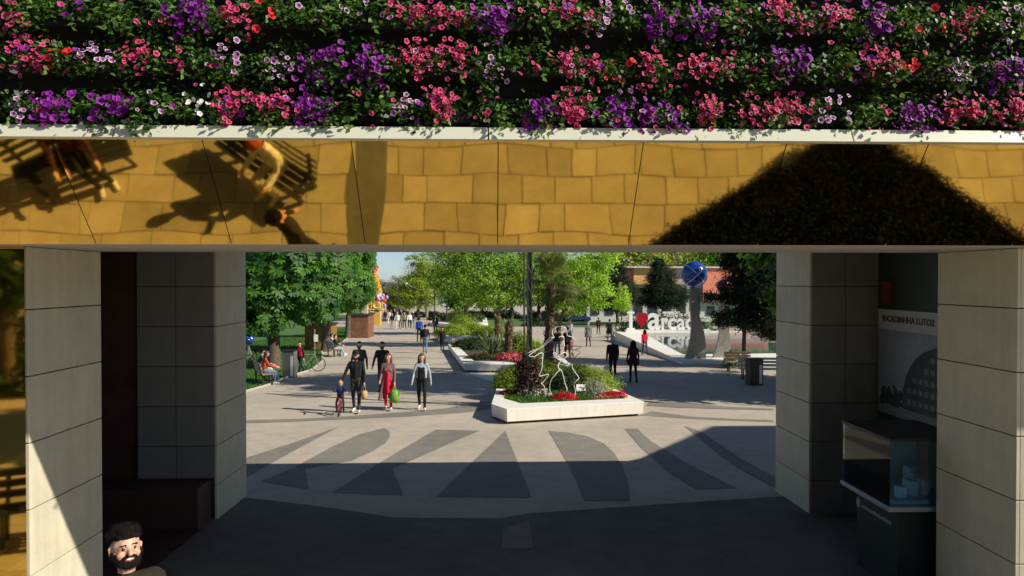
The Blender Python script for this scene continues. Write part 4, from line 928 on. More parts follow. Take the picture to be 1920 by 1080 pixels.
# ---------------------------------------------------------------- far buildings on the right
Yb = 104
def wallbox(root, px0, px1, pyt, pyb, m, name, dep=8, yo=0):
    a = at(px0, pyt, Yb+yo); b = at(px1, pyb, Yb+yo); mb = MB(); mb.box((a.x, Yb+yo, b.z), (b.x, Yb+yo+dep, a.z)); return mb.build(name, m, root)
M_sal = mat('salmon_wall', (.86, .26, .16), .8, var=.08); M_org = mat('orange_wall', (.88, .48, .16), .8, var=.08); M_wht = mat('pale_wall', (.66, .63, .58), .8, var=.06); M_win = mat('window_dark', (.03, .04, .05), .1)
bd = empty('far_building', at(1260, 600, Yb)); bd.location.z = gz(Yb); tag(bd, 'long low building with orange and salmon upper walls behind the pines', 'building')
wallbox(bd, 1118, 1188, 505, 533, M_sal, 'salmon_wall'); wallbox(bd, 1188.3, 1262, 503, 533, M_org, 'orange_wall', yo=-.3); wallbox(bd, 1262.3, 1318, 501, 533, mat('pale_salmon', (.70,.48,.40), .8), 'pale_wall'); wallbox(bd, 1318.3, 1440, 503, 566, M_sal, 'salmon_wall', yo=-.6)
wallbox(bd, 1100, 1318, 533.3, 625, M_wht, 'ground_floor', yo=.2); wallbox(bd, 1318.3, 1440, 566.3, 625, M_wht, 'ground_floor', yo=.2)
wallbox(bd, 1116, 1442, 499.5, 502.5, M_wht, 'parapet', 9, -.9)
for k in range(12):
    x = 1110 + k*27; w = wallbox(bd, x, x+14, 540 if x < 1318 else 574, 590, M_win, 'window', .1, .05 - .0)
# white panels behind the letters
b = G(1265, 613); bp = empty('white_wall', b); tag(bp, 'low white wall behind the letters and pines', 'wall')
for k in range(2):
    mb = MB(); mb.box((b.x-1.5+k*2.2, b.y, b.z-.1), (b.x-1.5+k*2.2+2.17, b.y+.2, b.z+1.9 - .25*(k % 2))); mb.build('panel', M_wht, bp)
wl = G(1400, 648); mb = MB(); mb.box((wl.x-4, wl.y, wl.z-.1), (wl.x+12, wl.y+.3, wl.z+.75)); tag(reloc(mb.build('low_wall', mat('pinkish_render', (.52,.40,.36), .8, var=.1)), wl), 'low pinkish wall behind the sculpture stands', 'wall')

# ---------------------------------------------------------------- benches, bins, bikes
M_slat = mat('bench_wood', (.28, .20, .13), .6, var=.3, scale=6); M_bw2 = mat('bench_pale', (.60, .58, .52), .6, var=.1)
def bench(label, p, ang, L=1.7, m=M_slat, group=None):
    root = empty('park_bench', p); root.rotation_euler = (0, 0, ang); tag(root, label, 'bench', group); Mw = Matrix.Translation(p) @ Matrix.Rotation(ang, 4, 'Z')
    def bx(nm, c, s, mm, rx=0): mb = MB(); mb.obox(Mw @ Matrix.Translation(c) @ Matrix.Rotation(rx, 4, 'X'), s); mb.build(nm, mm, root)
    for k in range(4): bx('seat_slat', (0, .16 - .12*k, .45), (L, .10, .035), m)
    for k in range(3): bx('back_slat', (0, -.27 - .035*k, .58 + .13*k), (L, .03, .10), m, R(-15))
    for s in (-1, 1):
        bx('leg', (s*(L/2-.15), .12, .21), (.05, .06, .44), M_dkmetal); bx('leg', (s*(L/2-.15), -.22, .21), (.05, .06, .44), M_dkmetal); bx('back_support', (s*(L/2-.15), -.315, .64), (.05, .035, .46), M_dkmetal, R(15)); bx('rail', (s*(L/2-.15), -.05, .415), (.05, .42, .035), M_dkmetal)
    return root
def toward(p, px, py): d = G(px, py) - p; return math.atan2(d.y, d.x) - math.pi/2
bL = G(497, 718); bench('wooden park bench at the left pillar with people sitting on it', bL, R(-62), 1.9)
b2_ = G(628, 668); bench('park bench farther up the left path under the second chestnut', b2_, R(-62), 1.7)
b3_ = G(1428, 712); bench('pale slatted bench by the right far pillar', b3_, R(172), 1.8, M_bw2)
b4_ = G(1385, 697); bench('small dark bench under the large pine', b4_, R(172), 1.2)
def litter(label, p, w, h, m, ang=0.0):
    root = empty('litter_bin', p); tag(root, label, 'litter bin'); Mw = Matrix.Translation(p) @ Matrix.Rotation(ang, 4, 'Z')
    mb = MB(); mb.obox(Mw @ Matrix.Translation((0,0,h/2)), (w, w*.7, h)); mb.build('body', m, root, bevel=.01)
    mb = MB(); mb.obox(Mw @ Matrix.Translation((0,0,h+.02)), (w+.05, w*.7+.05, .03)); mb.build('lid', M_dkmetal, root)
    mb = MB(); mb.obox(Mw @ Matrix.Translation((w*.3,-w*.353,h*.45)), (w*.22, .012, h*.75)); mb.build('pale_panel', mat('panel_pale', (.62,.62,.60), .5), root)
M_grey = mat('grey_paint', (.12, .12, .11), .6)
litter('tall dark grey box bin between the left bench and the bicycle', G(544, 708), .50, 1.15, M_grey, R(-8))
litter('dark litter bin in the shade by the right far pillar', G(1414, 722), .55, .98, M_dkmetal, R(10))
sp = G(590, 674); mb = MB(); mb.tube([sp, sp + Vector((0,0,1.7))], .035, 8); pp = empty('sign_post', sp); tag(pp, 'slim pale post with a small plate beside the parked bicycle', 'post')
mb.build('post', M_steel, pp); mb = MB(); mb.box((sp.x-.03, sp.y-.05, sp.z+1.0), (sp.x+.20, sp.y-.036, sp.z+1.4)); mb.build('plate', M_lw, pp)
kb = G(600, 690); # leaning yellow booth behind the lawn
q = G(575, 664); mb = MB(); mb.box((q.x-1.2, q.y+4, q.z-.2), (q.x+.5, q.y+6, q.z+1.5)); mb.box((q.x-1.3, q.y+3.9, q.z+1.501), (q.x+.6, q.y+6.1, q.z+1.6), 1)
tag(reloc(mb.build('kiosk', [mat('ochre_paint', (.22,.125,.02), .7, var=.15), M_dkmetal]), (q.x, q.y+5, q.z)), 'ochre kiosk in the shade under the chestnuts', 'kiosk')
def bicycle(label, p, ang, s=1.0, frame=None, small=False, name='bicycle'):
    root = empty(name, p); root.rotation_euler = (0, 0, ang); tag(root, label, 'bicycle'); Mw = Matrix.Translation(p) @ Matrix.Rotation(ang, 4, 'Z') @ Matrix.Scale(s, 4)
    wr = .33; wb = .52; m = frame or M_dkmetal; Wv = lambda v: Mw @ Vector(v)
    for x in (-wb, wb):
        w = MB(); w.torus(Wv((x,0,wr)), wr*s*.95, .022*s*(1.5 if small else 1), Mw.to_3x3() @ Vector((0,1,0)), 28, 6); wo = w.build('wheel', mat('tyre', (.02,.02,.02), .8), root, smooth=True)
        sp_ = MB()
        for k in range(10):
            t = math.pi*k/10; sp_.tube([Wv((x+math.cos(t)*wr*.93,0,wr+math.sin(t)*wr*.93)), Wv((x-math.cos(t)*wr*.93,0,wr-math.sin(t)*wr*.93))], .003*s, 4)
        sp_.tube([Wv((x,-.05,wr)), Wv((x,.05,wr))], .025*s, 6); sp_.build('spokes', mat('chrome', (0,0,0)), wo)
    f = MB(); bb = (-.05,0,.30); seat = (-.17,0,.80); head = (.36,0,.80); rear = (-wb,0,wr); fr = (wb,0,wr)
    t_ = .022*s
    for a, b in ((bb, seat), (bb, head), (seat, head), (bb, rear), (seat, rear), (head, fr)): f.tube([Wv(a), Wv(b)], t_, 7)
    f.tube([Wv(head), Wv((.33,0,.98))], t_*.8, 6); f.build('frame', m, root)
    h = MB(); h.tube([Wv((.40,-.28,1.0)), Wv((.34,0,.98)), Wv((.40,.28,1.0))], .014*s, 6); h.build('handlebar', M_dkmetal, root)
    sd_ = MB(); sd_.ball(Wv((-.20,0,.86)), (.13*s,.075*s,.035*s), 10, 6); sd_.tube([Wv(seat), Wv((-.19,0,.85))], .014*s, 6); sd_.build('saddle', M_black, root)
    pd = MB(); pd.tube([Wv((-.05,-.13,.16)), Wv((-.05,-.06,.16)), Wv((-.05,-.06,.30)), Wv((-.05,.06,.30)), Wv((-.05,.06,.44)), Wv((-.05,.13,.44))], .012*s, 5); pd.build('pedals', M_dkmetal, root)
    return root
M_bpale = mat('bike_pale', (.22, .22, .22), .35)
bicycle('dark bicycle with pale frame leaning behind the grey bin on the left', G(575, 697), R(12), 1.0, M_bpale)
# left-hand second bike behind the bench
bicycle('dark bicycle standing on the lawn behind the seated woman', G(486, 690), R(5), 1.0, M_dkmetal)
# parked car far on the right
cq = G(1082, 603.5); cr_ = empty('parked_car', cq); tag(cr_, 'small dark blue car parked far behind the palm trunk', 'car')
mb = MB(); P = [(-2,.25),(-2,.7),(-1.3,.85),(-.8,1.35),(.7,1.38),(1.3,.9),(2,.78),(2.05,.3)]
mb.prism([(cq.x+x, cq.y-.8, cq.z+z) for x, z in P], [(cq.x+x, cq.y+.8, cq.z+z) for x, z in P]); mb.build('body', mat('car_blue', (.03,.05,.13), .25, coat=.8), cr_, bevel=.05)
for x in (-1.25, 1.25):
    for y in (-.78, .78): mb = MB(); mb.torus((cq.x+x, cq.y+y, cq.z+.32), .22, .1, (0,1,0), 18, 8); mb.build('wheel', mat('tyre', (0,0,0)), cr_, smooth=True)
mb = MB(); P = [(-1.15,.9),(-.75,1.28),(.62,1.3),(1.1,.92)]; mb.prism([(cq.x+x, cq.y-.812, cq.z+z) for x, z in P], [(cq.x+x, cq.y-.802, cq.z+z) for x, z in P]); mb.build('window', M_win, cr_)
# bench by the gateway front, mirrored in the fascia
bf = gnd(-3.05, 3.35); bench('black bench in front of the gateway, mirrored in the left of the gold fascia', bf + Vector((0,0,.03)), R(35), 1.5, M_dkmetal)
bf2 = gnd(-5.6, 3.3); bench('second black bench, mirrored at the left end of the gold fascia', bf2 + Vector((0,0,.03)), R(-25), 1.5, M_dkmetal)
# ================================================================ people
def cloth(n, c): return mat('cloth_' + n, c, .85, var=.28, scale=9, bump=.9, bscale=16, spec=.25)
SKIN = mat('skin', (.56, .32, .22), .5, var=.10, scale=40, bump=.12, bscale=160); SKIN2 = mat('skin_tan', (.42, .23, .15), .55, var=.10, scale=40)
HB = mat('hair_black', (.010, .007, .006), .9, spec=.15); HBR = mat('hair_brown', (.07, .03, .018), .6); HBL = mat('hair_blond', (.42, .26, .11), .6); HG = mat('hair_grey', (.4, .39, .37), .7); HRD = mat('hair_auburn', (.10, .022, .018), .6)
EYE = mat('eye_dark', (.015, .012, .01), .3); LIP = mat('lip', (.36, .10, .09), .5); TEETH = mat('teeth', (.75, .72, .66), .4)
BLK = cloth('black', (.014, .014, .015)); CHAR = cloth('charcoal', (.045, .045, .047)); GRY = cloth('grey', (.16, .16, .155)); WHT = cloth('white', (.72, .71, .68)); BLU = cloth('blue', (.03, .07, .36)); NAVY = cloth('navy', (.018, .026, .09))
DEN = cloth('denim', (.12, .19, .28)); LDEN = cloth('light_denim', (.33, .37, .42)); MAU = cloth('mauve', (.20, .105, .10)); RED = cloth('red', (.60, .012, .045)); ORG = cloth('orange', (.42, .075, .03)); MARO = cloth('maroon', (.045, .014, .018)); SHW = cloth('shoe_white', (.7, .68, .64)); SHB = cloth('shoe_black', (.012, .012, .012)); TAN = cloth('tan', (.36, .27, .17)); OLV = cloth('olive', (.07, .07, .045)); PNK = cloth('pink', (.62, .20, .26)); CRM = cloth('cream', (.62, .57, .45))
def capsule(p0, p1, r0, r1, n=10):
    p0, p1 = Vector(p0), Vector(p1); d = p1 - p0
    if d.length < 1e-5: d = Vector((0, 0, 1e-4)); p1 = p0 + d
    d.normalize(); u = d.orthogonal().normalized(); w = d.cross(u); rings = []
    for t in (-80, -50, -20, 0): a = R(t); rings.append((p0 + d*r0*math.sin(a), r0*math.cos(a)))
    for t in (0, 20, 50, 80): a = R(t); rings.append((p1 + d*r1*math.sin(a), r1*math.cos(a)))
    V = [c + (u*math.cos(2*math.pi*k/n) + w*math.sin(2*math.pi*k/n))*q for c, q in rings for k in range(n)]
    F = [(i*n+k, i*n+(k+1) % n, (i+1)*n+(k+1) % n, (i+1)*n+k) for i in range(len(rings)-1) for k in range(n)]
    F += [tuple(range(n-1, -1, -1)), tuple((len(rings)-1)*n+k for k in range(n))]; return V, F
def person(label, p, face, h, c, pose=None, voxel=.016, hair='short', group=None, extra=None, smile=False):
    """c: top, pants, shoes, hair, skin, sleeves; p: ground point (or a point whose z is where the feet stand)"""
    q = dict(lt=14, rt=-14, lk=6, rk=22, la=-12, ra=14, lab=8, rab=8, le=14, re=18, lean=2, nod=0, turn=0, coat=0, fist=0); q.update(pose or {})
    top, pants, shoes, hairm, skin = c['top'], c['pants'], c.get('shoes', SHB), c.get('hair', HB), c.get('skin', SKIN); slv = c.get('sleeves', top)
    PR = []; A = lambda p0, p1, r0, r1, m: PR.append((Vector(p0), Vector(p1), r0, r1, m))
    piv = Vector((0, 0, .95)); RL = Matrix.Rotation(-R(q['lean']), 3, 'X')
    tp = lambda v: piv + RL @ (Vector(v) - piv)
    hp = Vector((0, .0, 1.50)); RH = Matrix.Rotation(R(q['turn']), 3, 'Z') @ Matrix.Rotation(-R(q['nod']), 3, 'X')
    hd = lambda v: tp(hp + RH @ (Vector(v) - hp))
    f = q.get('fem', 0); sw = .165 - .025*f
    # legs
    for s, t, k in ((-1, q['lt'], q['lk']), (1, q['rt'], q['rk'])):
        hip = Vector((s*.085, 0, .92)); t = R(t); k = R(k); sp = s*math.sin(R(q.get('spread', 2)))
        kn = hip + Vector((sp*.42, math.sin(t)*.42, -math.cos(t)*.42)); sh = t - k
        an = kn + Vector((0, math.sin(sh)*.42, -math.cos(sh)*.42)); fa = sh + R(q.get('toe', 0))
        toe = an + Vector((s*.02, math.cos(fa)*.15, math.sin(fa)*.15 - .035)); hl = an + Vector((0, -.035*math.cos(fa), -.035))
        A(hip, kn, .083, .056, pants); A(kn, an, .057, .042, pants); A(hl, toe, .040, .034, shoes); A(an, hl, .042, .040, shoes)
    A((-.072, 0, .95), (.072, 0, .95), .105, .105, pants)
    # torso
    for s in (-1, 1): A(tp((s*(.088-.01*f), -.005, 1.33)), tp((s*.075, 0, 1.0)), .102-.008*f, .096-.012*f, top)
    A(tp((0, .015, 1.29)), tp((0, .015, 1.0)), .112, .105, top); A(tp((-sw, -.005, 1.405)), tp((sw, -.005, 1.405)), .062, .062, top); A(tp((0, -.01, 1.37)), tp((0, -.005, 1.47)), .10, .055, top)
    A(tp((0, -.005, 1.47)), hd((0, .01, 1.56)), .052, .052, skin)
    if f: 
        for s in (-1, 1): A(tp((s*.07, .075, 1.27)), tp((s*.07, .085, 1.25)), .055, .055, top)
    # head
    A(hd((0, -.015, 1.655)), hd((0, .02, 1.65)), .088, .085, skin); A(hd((0, .03, 1.61)), hd((0, .042, 1.562)), .070, .043, skin)
    A(hd((0, .100, 1.632)), hd((0, .116, 1.602)), .010, .015, skin)
    for s in (-1, 1):
        A(hd((s*.088, .0, 1.645)), hd((s*.085, -.005, 1.605)), .016, .012, skin)
        A(hd((s*.034, .094, 1.637)), hd((s*.034, .096, 1.637)), .0098, .0098, EYE)
        A(hd((s*.020, .101, 1.6575)), hd((s*.052, .089, 1.6585)), .0050, .0042, hairm)
    A(hd((-.02, .091, 1.572)), hd((.02, .091, 1.572)), .0085, .0085, LIP)
    if hair != 'bald': 
        A(hd((0, -.028, 1.675)), hd((0, .022, 1.702)), .094, .072, hairm); A(hd((0, -.045, 1.64)), hd((0, -.045, 1.59)), .078, .055, hairm)
    if hair == 'long':
        for s in (-1, 0, 1): A(hd((s*.075, -.035, 1.66)), tp((s*.10, -.05 + .06*abs(s), 1.36)), .050, .045, hairm)
    if hair == 'cap':
        cm = c['cap']; A(hd((0, -.02, 1.695)), hd((0, .015, 1.705)), .098, .088, cm); A(hd((-.03, .09, 1.69)), hd((-.03, .135, 1.682)), .022, .018, cm); A(hd((.03, .09, 1.69)), hd((.03, .135, 1.682)), .022, .018, cm)
    if hair == 'beard' or q.get('beard'):
        for s in (-1, 1): A(hd((s*.074, .02, 1.60)), hd((s*.035, .058, 1.548)), .026, .034, hairm); A(hd((s*.006, .098, 1.588)), hd((s*.034, .086, 1.578)), .010, .010, hairm)
        A(hd((-.02, .064, 1.540)), hd((.02, .064, 1.540)), .034, .034, hairm)
    if smile:
        A(hd((-.016, .0955, 1.571)), hd((.016, .0955, 1.571)), .0055, .0055, TEETH)
        for s in (-1, 1): A(hd((0, .0955, 1.5625)), hd((s*.030, .085, 1.578)), .0055, .0040, LIP); A(hd((s*.05, .070, 1.60)), hd((s*.045, .075, 1.605)), .022, .020, skin)
        rr = random.Random(8)
        for k in range(60):          # thick swept-up hair
            a = rr.uniform(-1.5, 1.5) + (math.pi if k % 3 == 0 else 0); z = rr.uniform(.35, 1.3)
            b0 = Vector((math.sin(a)*.075*math.cos(z)*1.1, -.005 + math.cos(a)*.085*math.cos(z), 1.672 + .085*math.sin(z)))
            A(hd(b0), hd(b0 + Vector((math.sin(a)*.014 + rr.uniform(-.01,.01), math.cos(a)*.010 - .014, .010*math.sin(z)))), .022, .018, hairm)
    # arms and hands
    hands = {}
    for s, a, ab, e, nm in ((-1, q['la'], q['lab'], q['le'], 'l'), (1, q['ra'], q['rab'], q['re'], 'r')):
        sh = tp((s*(sw+.022), 0, 1.395)); a_ = R(a); b_ = R(ab)
        d1 = Vector((s*math.sin(b_), math.sin(a_)*math.cos(b_), -math.cos(a_)*math.cos(b_))); el_ = sh + d1*.28
        e_ = R(a + e); inn = R(q.get('inn', 4)); d2 = Vector((s*math.sin(b_ - inn)*.6 if e < 60 else -s*math.sin(inn*3), math.sin(e_)*math.cos(b_), -math.cos(e_)*math.cos(b_))).normalized(); wr = el_ + d2*.25
        A(sh, el_, .054, .044, slv); A(el_, wr, .044, .033, slv if c.get('long', True) else skin)
        if c.get('long', True): A(el_.lerp(wr, .85), wr, .037, .036, slv)
        side = d2.cross(Vector((s, 0, 0))).normalized(); fwd = side if side.y > 0 else -side; nrm = d2.cross(fwd).normalized()*s
        if nrm.x*s > 0: nrm = -nrm
        pm = wr + d2*.085; A(wr + d2*.01, pm, .027, .031, skin); A(wr + d2*.02 + fwd*.018, pm + fwd*.022, .020, .018, skin); A(wr + d2*.02 - fwd*.014, pm - fwd*.02, .020, .018, skin)
        for k, (o, ln) in enumerate(((.031, .068), (.010, .078), (-.011, .072), (-.031, .055))):
            b0 = pm + fwd*o + d2*.008; cu = 1.3 if q['fist'] else .35; b1 = b0 + (d2*math.cos(cu*.5) + nrm*math.sin(cu*.5))*ln*.5; b2 = b1 + (d2*math.cos(cu*1.4) + nrm*math.sin(cu*1.4))*ln*.5
            A(b0, b1, .0105, .0095, skin); A(b1, b2, .0095, .008, skin)
        tb = wr + d2*.03 + fwd*.03; t1 = tb + (fwd*.75 + d2*.65)*.035; A(tb, t1, .013, .011, skin); A(t1, t1 + (fwd*.25 + d2*.9 + nrm*.35)*.032, .011, .009, skin)
        hands[nm] = pm + d2*.02
    if q['coat']:                     # skirt or long coat, a ring of overlapping folds
        cm = c.get('coat', top); zb = q['coat']; fl = .10 + .12*(.95 - zb)
        for k in range(10):
            t = 2*math.pi*(k+.5)/10
            if c.get('open') and math.sin(t) > .8: continue
            A(tp((.115*math.cos(t), .085*math.sin(t), 1.04)), (math.cos(t)*(.10+fl), math.sin(t)*(.08+fl), zb), .055, .050, cm)
    for e in (extra or []): A(tp(e[0]), tp(e[1]), e[2], e[3], e[4])
    sc = h/1.75; zmin = min(min(a[0].z - a[2], a[1].z - a[3]) for a in PR)
    V = []; F = []
    for a in PR:
        v, fs = capsule(a[0], a[1], a[2], a[3]); o = len(V); V += [tuple(x) for x in v]; F += [tuple(i+o for i in g) for g in fs]
    me = bpy.data.meshes.new('tmp'); me.from_pydata(V, [], F); ob = bpy.data.objects.new('tmp', me); col.objects.link(ob)
    rm = ob.modifiers.new('r', 'REMESH'); rm.mode = 'VOXEL'; rm.voxel_size = voxel
    sm = ob.modifiers.new('s', 'SMOOTH'); sm.factor = .4; sm.iterations = 2
    dg = bpy.context.evaluated_depsgraph_get(); body = bpy.data.meshes.new_from_object(ob.evaluated_get(dg)); bpy.data.objects.remove(ob); bpy.data.meshes.remove(me)
    ml = []; [ml.append(a[4]) for a in PR if a[4] not in ml]
    n = len(body.polygons); C = np.empty(n*3); body.polygons.foreach_get('center', C); C = C.reshape(-1, 3); best = np.full(n, 1e9); idx = np.zeros(n, np.int32)
    for a in PR:
        p0 = np.array(a[0]); d = np.array(a[1]) - p0; L2 = max(1e-9, d @ d); t = np.clip((C - p0) @ d/L2, 0, 1)
        ds = np.linalg.norm(C - p0 - t[:, None]*d, axis=1) - (a[2] + (a[3]-a[2])*t)
        w = ds < best; best[w] = ds[w]; idx[w] = ml.index(a[4])
    body.materials.clear()
    for m in ml: body.materials.append(m)
    body.polygons.foreach_set('material_index', idx); body.polygons.foreach_set('use_smooth', [True]*n)
    body.transform(Matrix.Translation((0, 0, -zmin))); body.transform(Matrix.Scale(sc, 4)); body.name = 'person'
    o = bpy.data.objects.new('person', body); col.objects.link(o); o.location = p; o.rotation_euler = (0, 0, face); tag(o, label, 'person', group)
    Mw = Matrix.Translation(p) @ Matrix.Rotation(face, 4, 'Z') @ Matrix.Scale(sc, 4) @ Matrix.Translation((0, 0, -zmin))
    return o, {k: Mw @ v for k, v in hands.items()}
CAMF = math.pi                      # facing the camera
def hpx(px, py, hp_): d = (G(px, py) - CAM).dot(FWD); return hp_*d/FPX
def bag(name, label, top, w, h, m, handles=True, d=.1):
    root = empty(name, top); tag(root, label, 'bag'); mb = MB(); T = Vector(top); z1 = T.z - .14; V = []
    for z, k in ((z1 - h, .75), (z1 - h*.6, 1.0), (z1 - h*.15, .85), (z1, .35)):
        for i in range(10):
            a = 2*math.pi*i/10; V.append((T.x + w/2*k*math.cos(a)*(1+.08*math.sin(3*a)), T.y + d*k*math.sin(a), z + .02*math.sin(2*a)))
    F = [(i*10+k, i*10+(k+1) % 10, i*10+10+(k+1) % 10, i*10+10+k) for i in range(3) for k in range(10)] + [tuple(range(9,-1,-1)), tuple(range(30,40))]
    mb.add(V, F); mb.build('sack', m, root, smooth=True)
    for s in (-1, 1):
        mb = MB(); mb.tube([(T.x+s*w*.15, T.y, z1-.01), (T.x+s*.03, T.y, T.z+.01), (T.x, T.y, T.z+.015)], .007, 5); mb.build('handle', m, root)
# father, child, the group walking towards the camera
V1 = .013
o, hA = person('man in black jacket and cap with dark grey trousers, walking beside the child', G(668,774), CAMF, 1.80, dict(top=BLK, pants=CHAR, shoes=SHW, cap=BLK, skin=SKIN2), dict(lt=10, rt=-8, lk=4, rk=14, ra=4, rab=24, la=4, lab=10, beard=1, nod=6), V1, 'cap')
bag('paper_bag', 'small tan bag in the hand of the man with the cap', hA['l'], .20, .24, mat('bag_tan', (.45, .30, .13), .7, var=.15))
cb = G(637, 778); bicycle('small red children balance bike under the blond child', cb, R(-90) + .12, .55, mat('bike_red', (.45, .03, .05), .4), True, 'child_bicycle')
person('small blond child in a blue sweater riding the red balance bike', cb + Vector((0, .1, .07)), CAMF + .12, 1.0, dict(top=NAVY, pants=MARO, shoes=SHB, hair=HBL), dict(lt=48, rt=48, lk=62, rk=62, spread=12, la=55, ra=55, lab=24, rab=24, le=25, re=25, lean=8, fist=1), .012, 'short')
person('man in dark grey jacket walking behind the man with the cap', G(674,733), CAMF, 1.80, dict(top=CHAR, pants=BLK, shoes=SHB, skin=SKIN2), dict(lt=-10, rt=12, lk=16, rk=5, lab=12, rab=12, beard=1), V1)
person('man all in black walking behind the woman in the mauve coat', G(717,736), CAMF, 1.82, dict(top=BLK, pants=BLK, shoes=SHB, skin=SKIN2), dict(lt=8, rt=-6, lab=16, rab=16, beard=1), V1)
o, hB = person('woman with long auburn hair, open mauve coat and red dress', G(728,769), CAMF, 1.70, dict(top=MAU, pants=RED, shoes=SHW, hair=HRD, coat=MAU, open=1), dict(lt=10, rt=-6, lk=4, rk=14, la=4, lab=8, ra=10, re=35, coat=.34, fem=1), V1, 'long',
    extra=[((0, .075, 1.25), (0, .09, .55), .06, .075, RED)])
bag('green_bag', 'bright green bag of leaves hanging from the hand of the woman in the mauve coat', hB['l'], .30, .38, mat('bag_green', (.13, .32, .03), .6, var=.4, scale=25))
person('woman in black outfit with open pale denim jacket, right of the walking group', G(791,769), CAMF, 1.70, dict(top=LDEN, pants=BLK, shoes=SHW, hair=HBR), dict(lt=12, rt=-10, lk=4, rk=18, lab=16, rab=16, fem=1), V1, 'long', extra=[((-.04, .085, 1.28), (-.04, .085, 1.0), .075, .075, BLK), ((.04, .085, 1.28), (.04, .085, 1.0), .075, .075, BLK)])
# couple walking away on the right
o, hC = person('man in black jacket walking away with a white plastic bag', G(1149,716), 0.05, 1.80, dict(top=BLK, pants=BLK, skin=SKIN2, hair=HG), dict(lt=-8, rt=8, lab=10, rab=10), V1)
bag('plastic_bag', 'white plastic shopping bag carried by the man walking away', hC['l'], .30, .40, mat('bag_white', (.78, .74, .62), .5))
person('woman in dark jacket walking away next to the man with the plastic bag', G(1187,718), 0.0, 1.68, dict(top=MARO, pants=BLK, hair=HB), dict(lt=6, rt=-6, lab=16, rab=16, fem=1, coat=.80), V1, 'long')
# people farther away
def who(label, px, py, hpix, face, c, pose=None, hair='short', vox=.02, **k): 
    return person(label, G(px, py), face, max(1.45, min(1.95, hpx(px, py, hpix))), c, pose, vox, hair, **k)
who('person in bright red jacket and dark trousers at the pool edge', 1209, 666, 48, .2, dict(top=RED, pants=OLV, hair=HB), None, 'long')
who('grey haired man in a grey coat walking away past the wire figure', 1103, 650, 46, 0, dict(top=GRY, pants=CHAR, hair=HG), dict(coat=.75))
o, hD = who('person in dark clothes pushing a pram beside the pool wall', 1143, 638, 40, .1, dict(top=BLK, pants=BLK), dict(la=35, ra=35, le=25, re=25))
who('person in dark jacket and jeans standing behind the wire figure', 1045, 672, 58, 0, dict(top=BLK, pants=DEN), None, 'short')
who('person in dark jacket pushing a pink stroller behind the wire figure', 1064, 673, 60, 0, dict(top=BLK, pants=BLK), dict(la=30, ra=30, le=30, re=30), 'short')
who('person in a pale blue top far behind the wire figure', 1068, 645, 46, 0, dict(top=LDEN, pants=DEN, hair=HBL), None, 'long')
who('dark clothed person walking away near the hedge under the pines', 1122, 627, 32, 0, dict(top=MARO, pants=BLK))
who('dark clothed person standing on the far right path left of the palm', 1012, 612, 26, 0, dict(top=CHAR, pants=BLK))
who('man in dark jacket and jeans with a backpack walking up the left path', 797, 662, 54, -.05, dict(top=BLK, pants=DEN), dict(lt=10, rt=-12), extra=[((0, -.14, 1.36), (0, -.15, 1.12), .12, .12, BLK)])
who('person in bright blue jacket walking up the left path', 786, 641, 47, 0, dict(top=BLU, pants=BLK), dict(lt=-14, rt=12))
who('person in dark clothes walking down beside the second planter', 829, 659, 46, CAMF, dict(top=BLK, pants=BLK, skin=SKIN2))
who('man in black suit with white shirt walking down by the third planter', 816, 628, 40, CAMF, dict(top=BLK, pants=BLK, skin=SKIN2), None, 'short', extra=[((0, .10, 1.40), (0, .125, 1.25), .03, .03, WHT)])
crowd = [(730,609,36,WHT,WHT,'person all in white at the left end of the far crowd'),(735,617,30,BLK,TAN,'person in black top and tan trousers in the far crowd'),(745,617,32,WHT,WHT,'person in white top and trousers in the far crowd'),(751,616,33,GRY,CHAR,'person in grey top in the far crowd'),
    (758,617,33,TAN,BLK,'person in tan coat in the far crowd'),(768,617,32,WHT,BLK,'striding person in white top in the far crowd'),(774,616,33,CHAR,DEN,'person with white cap in the far crowd'),(722,606,34,BLK,MARO,'dark clothed person next to the yellow booth'),
    (740,603,28,BLK,BLK,'black clothed person at the back of the far crowd, left'),(749,602,28,MARO,BLK,'maroon clothed person at the back of the far crowd'),(757,601,27,CHAR,BLK,'charcoal clothed person at the back of the far crowd, middle'),(764,602,27,BLK,DEN,'person in black and jeans at the back of the far crowd'),(717,604,30,PNK,BLK,'person in pink top beside the yellow booth')]
for i, (px, py, hh, t, pz, lab) in enumerate(crowd):
    s = 1 if i % 2 else -1
    who(lab, px, py, hh, CAMF*(i % 3 > 0) + .2*s, dict(top=t, pants=pz, shoes=SHW if i % 3 else SHB, hair=[HB, HBR, HBL][i % 3], cap=WHT), dict(lt=12*s, rt=-12*s, lab=8 + i % 5), 'cap' if i == 6 else ['short', 'long'][i % 2], .028, group='people in the far crowd')
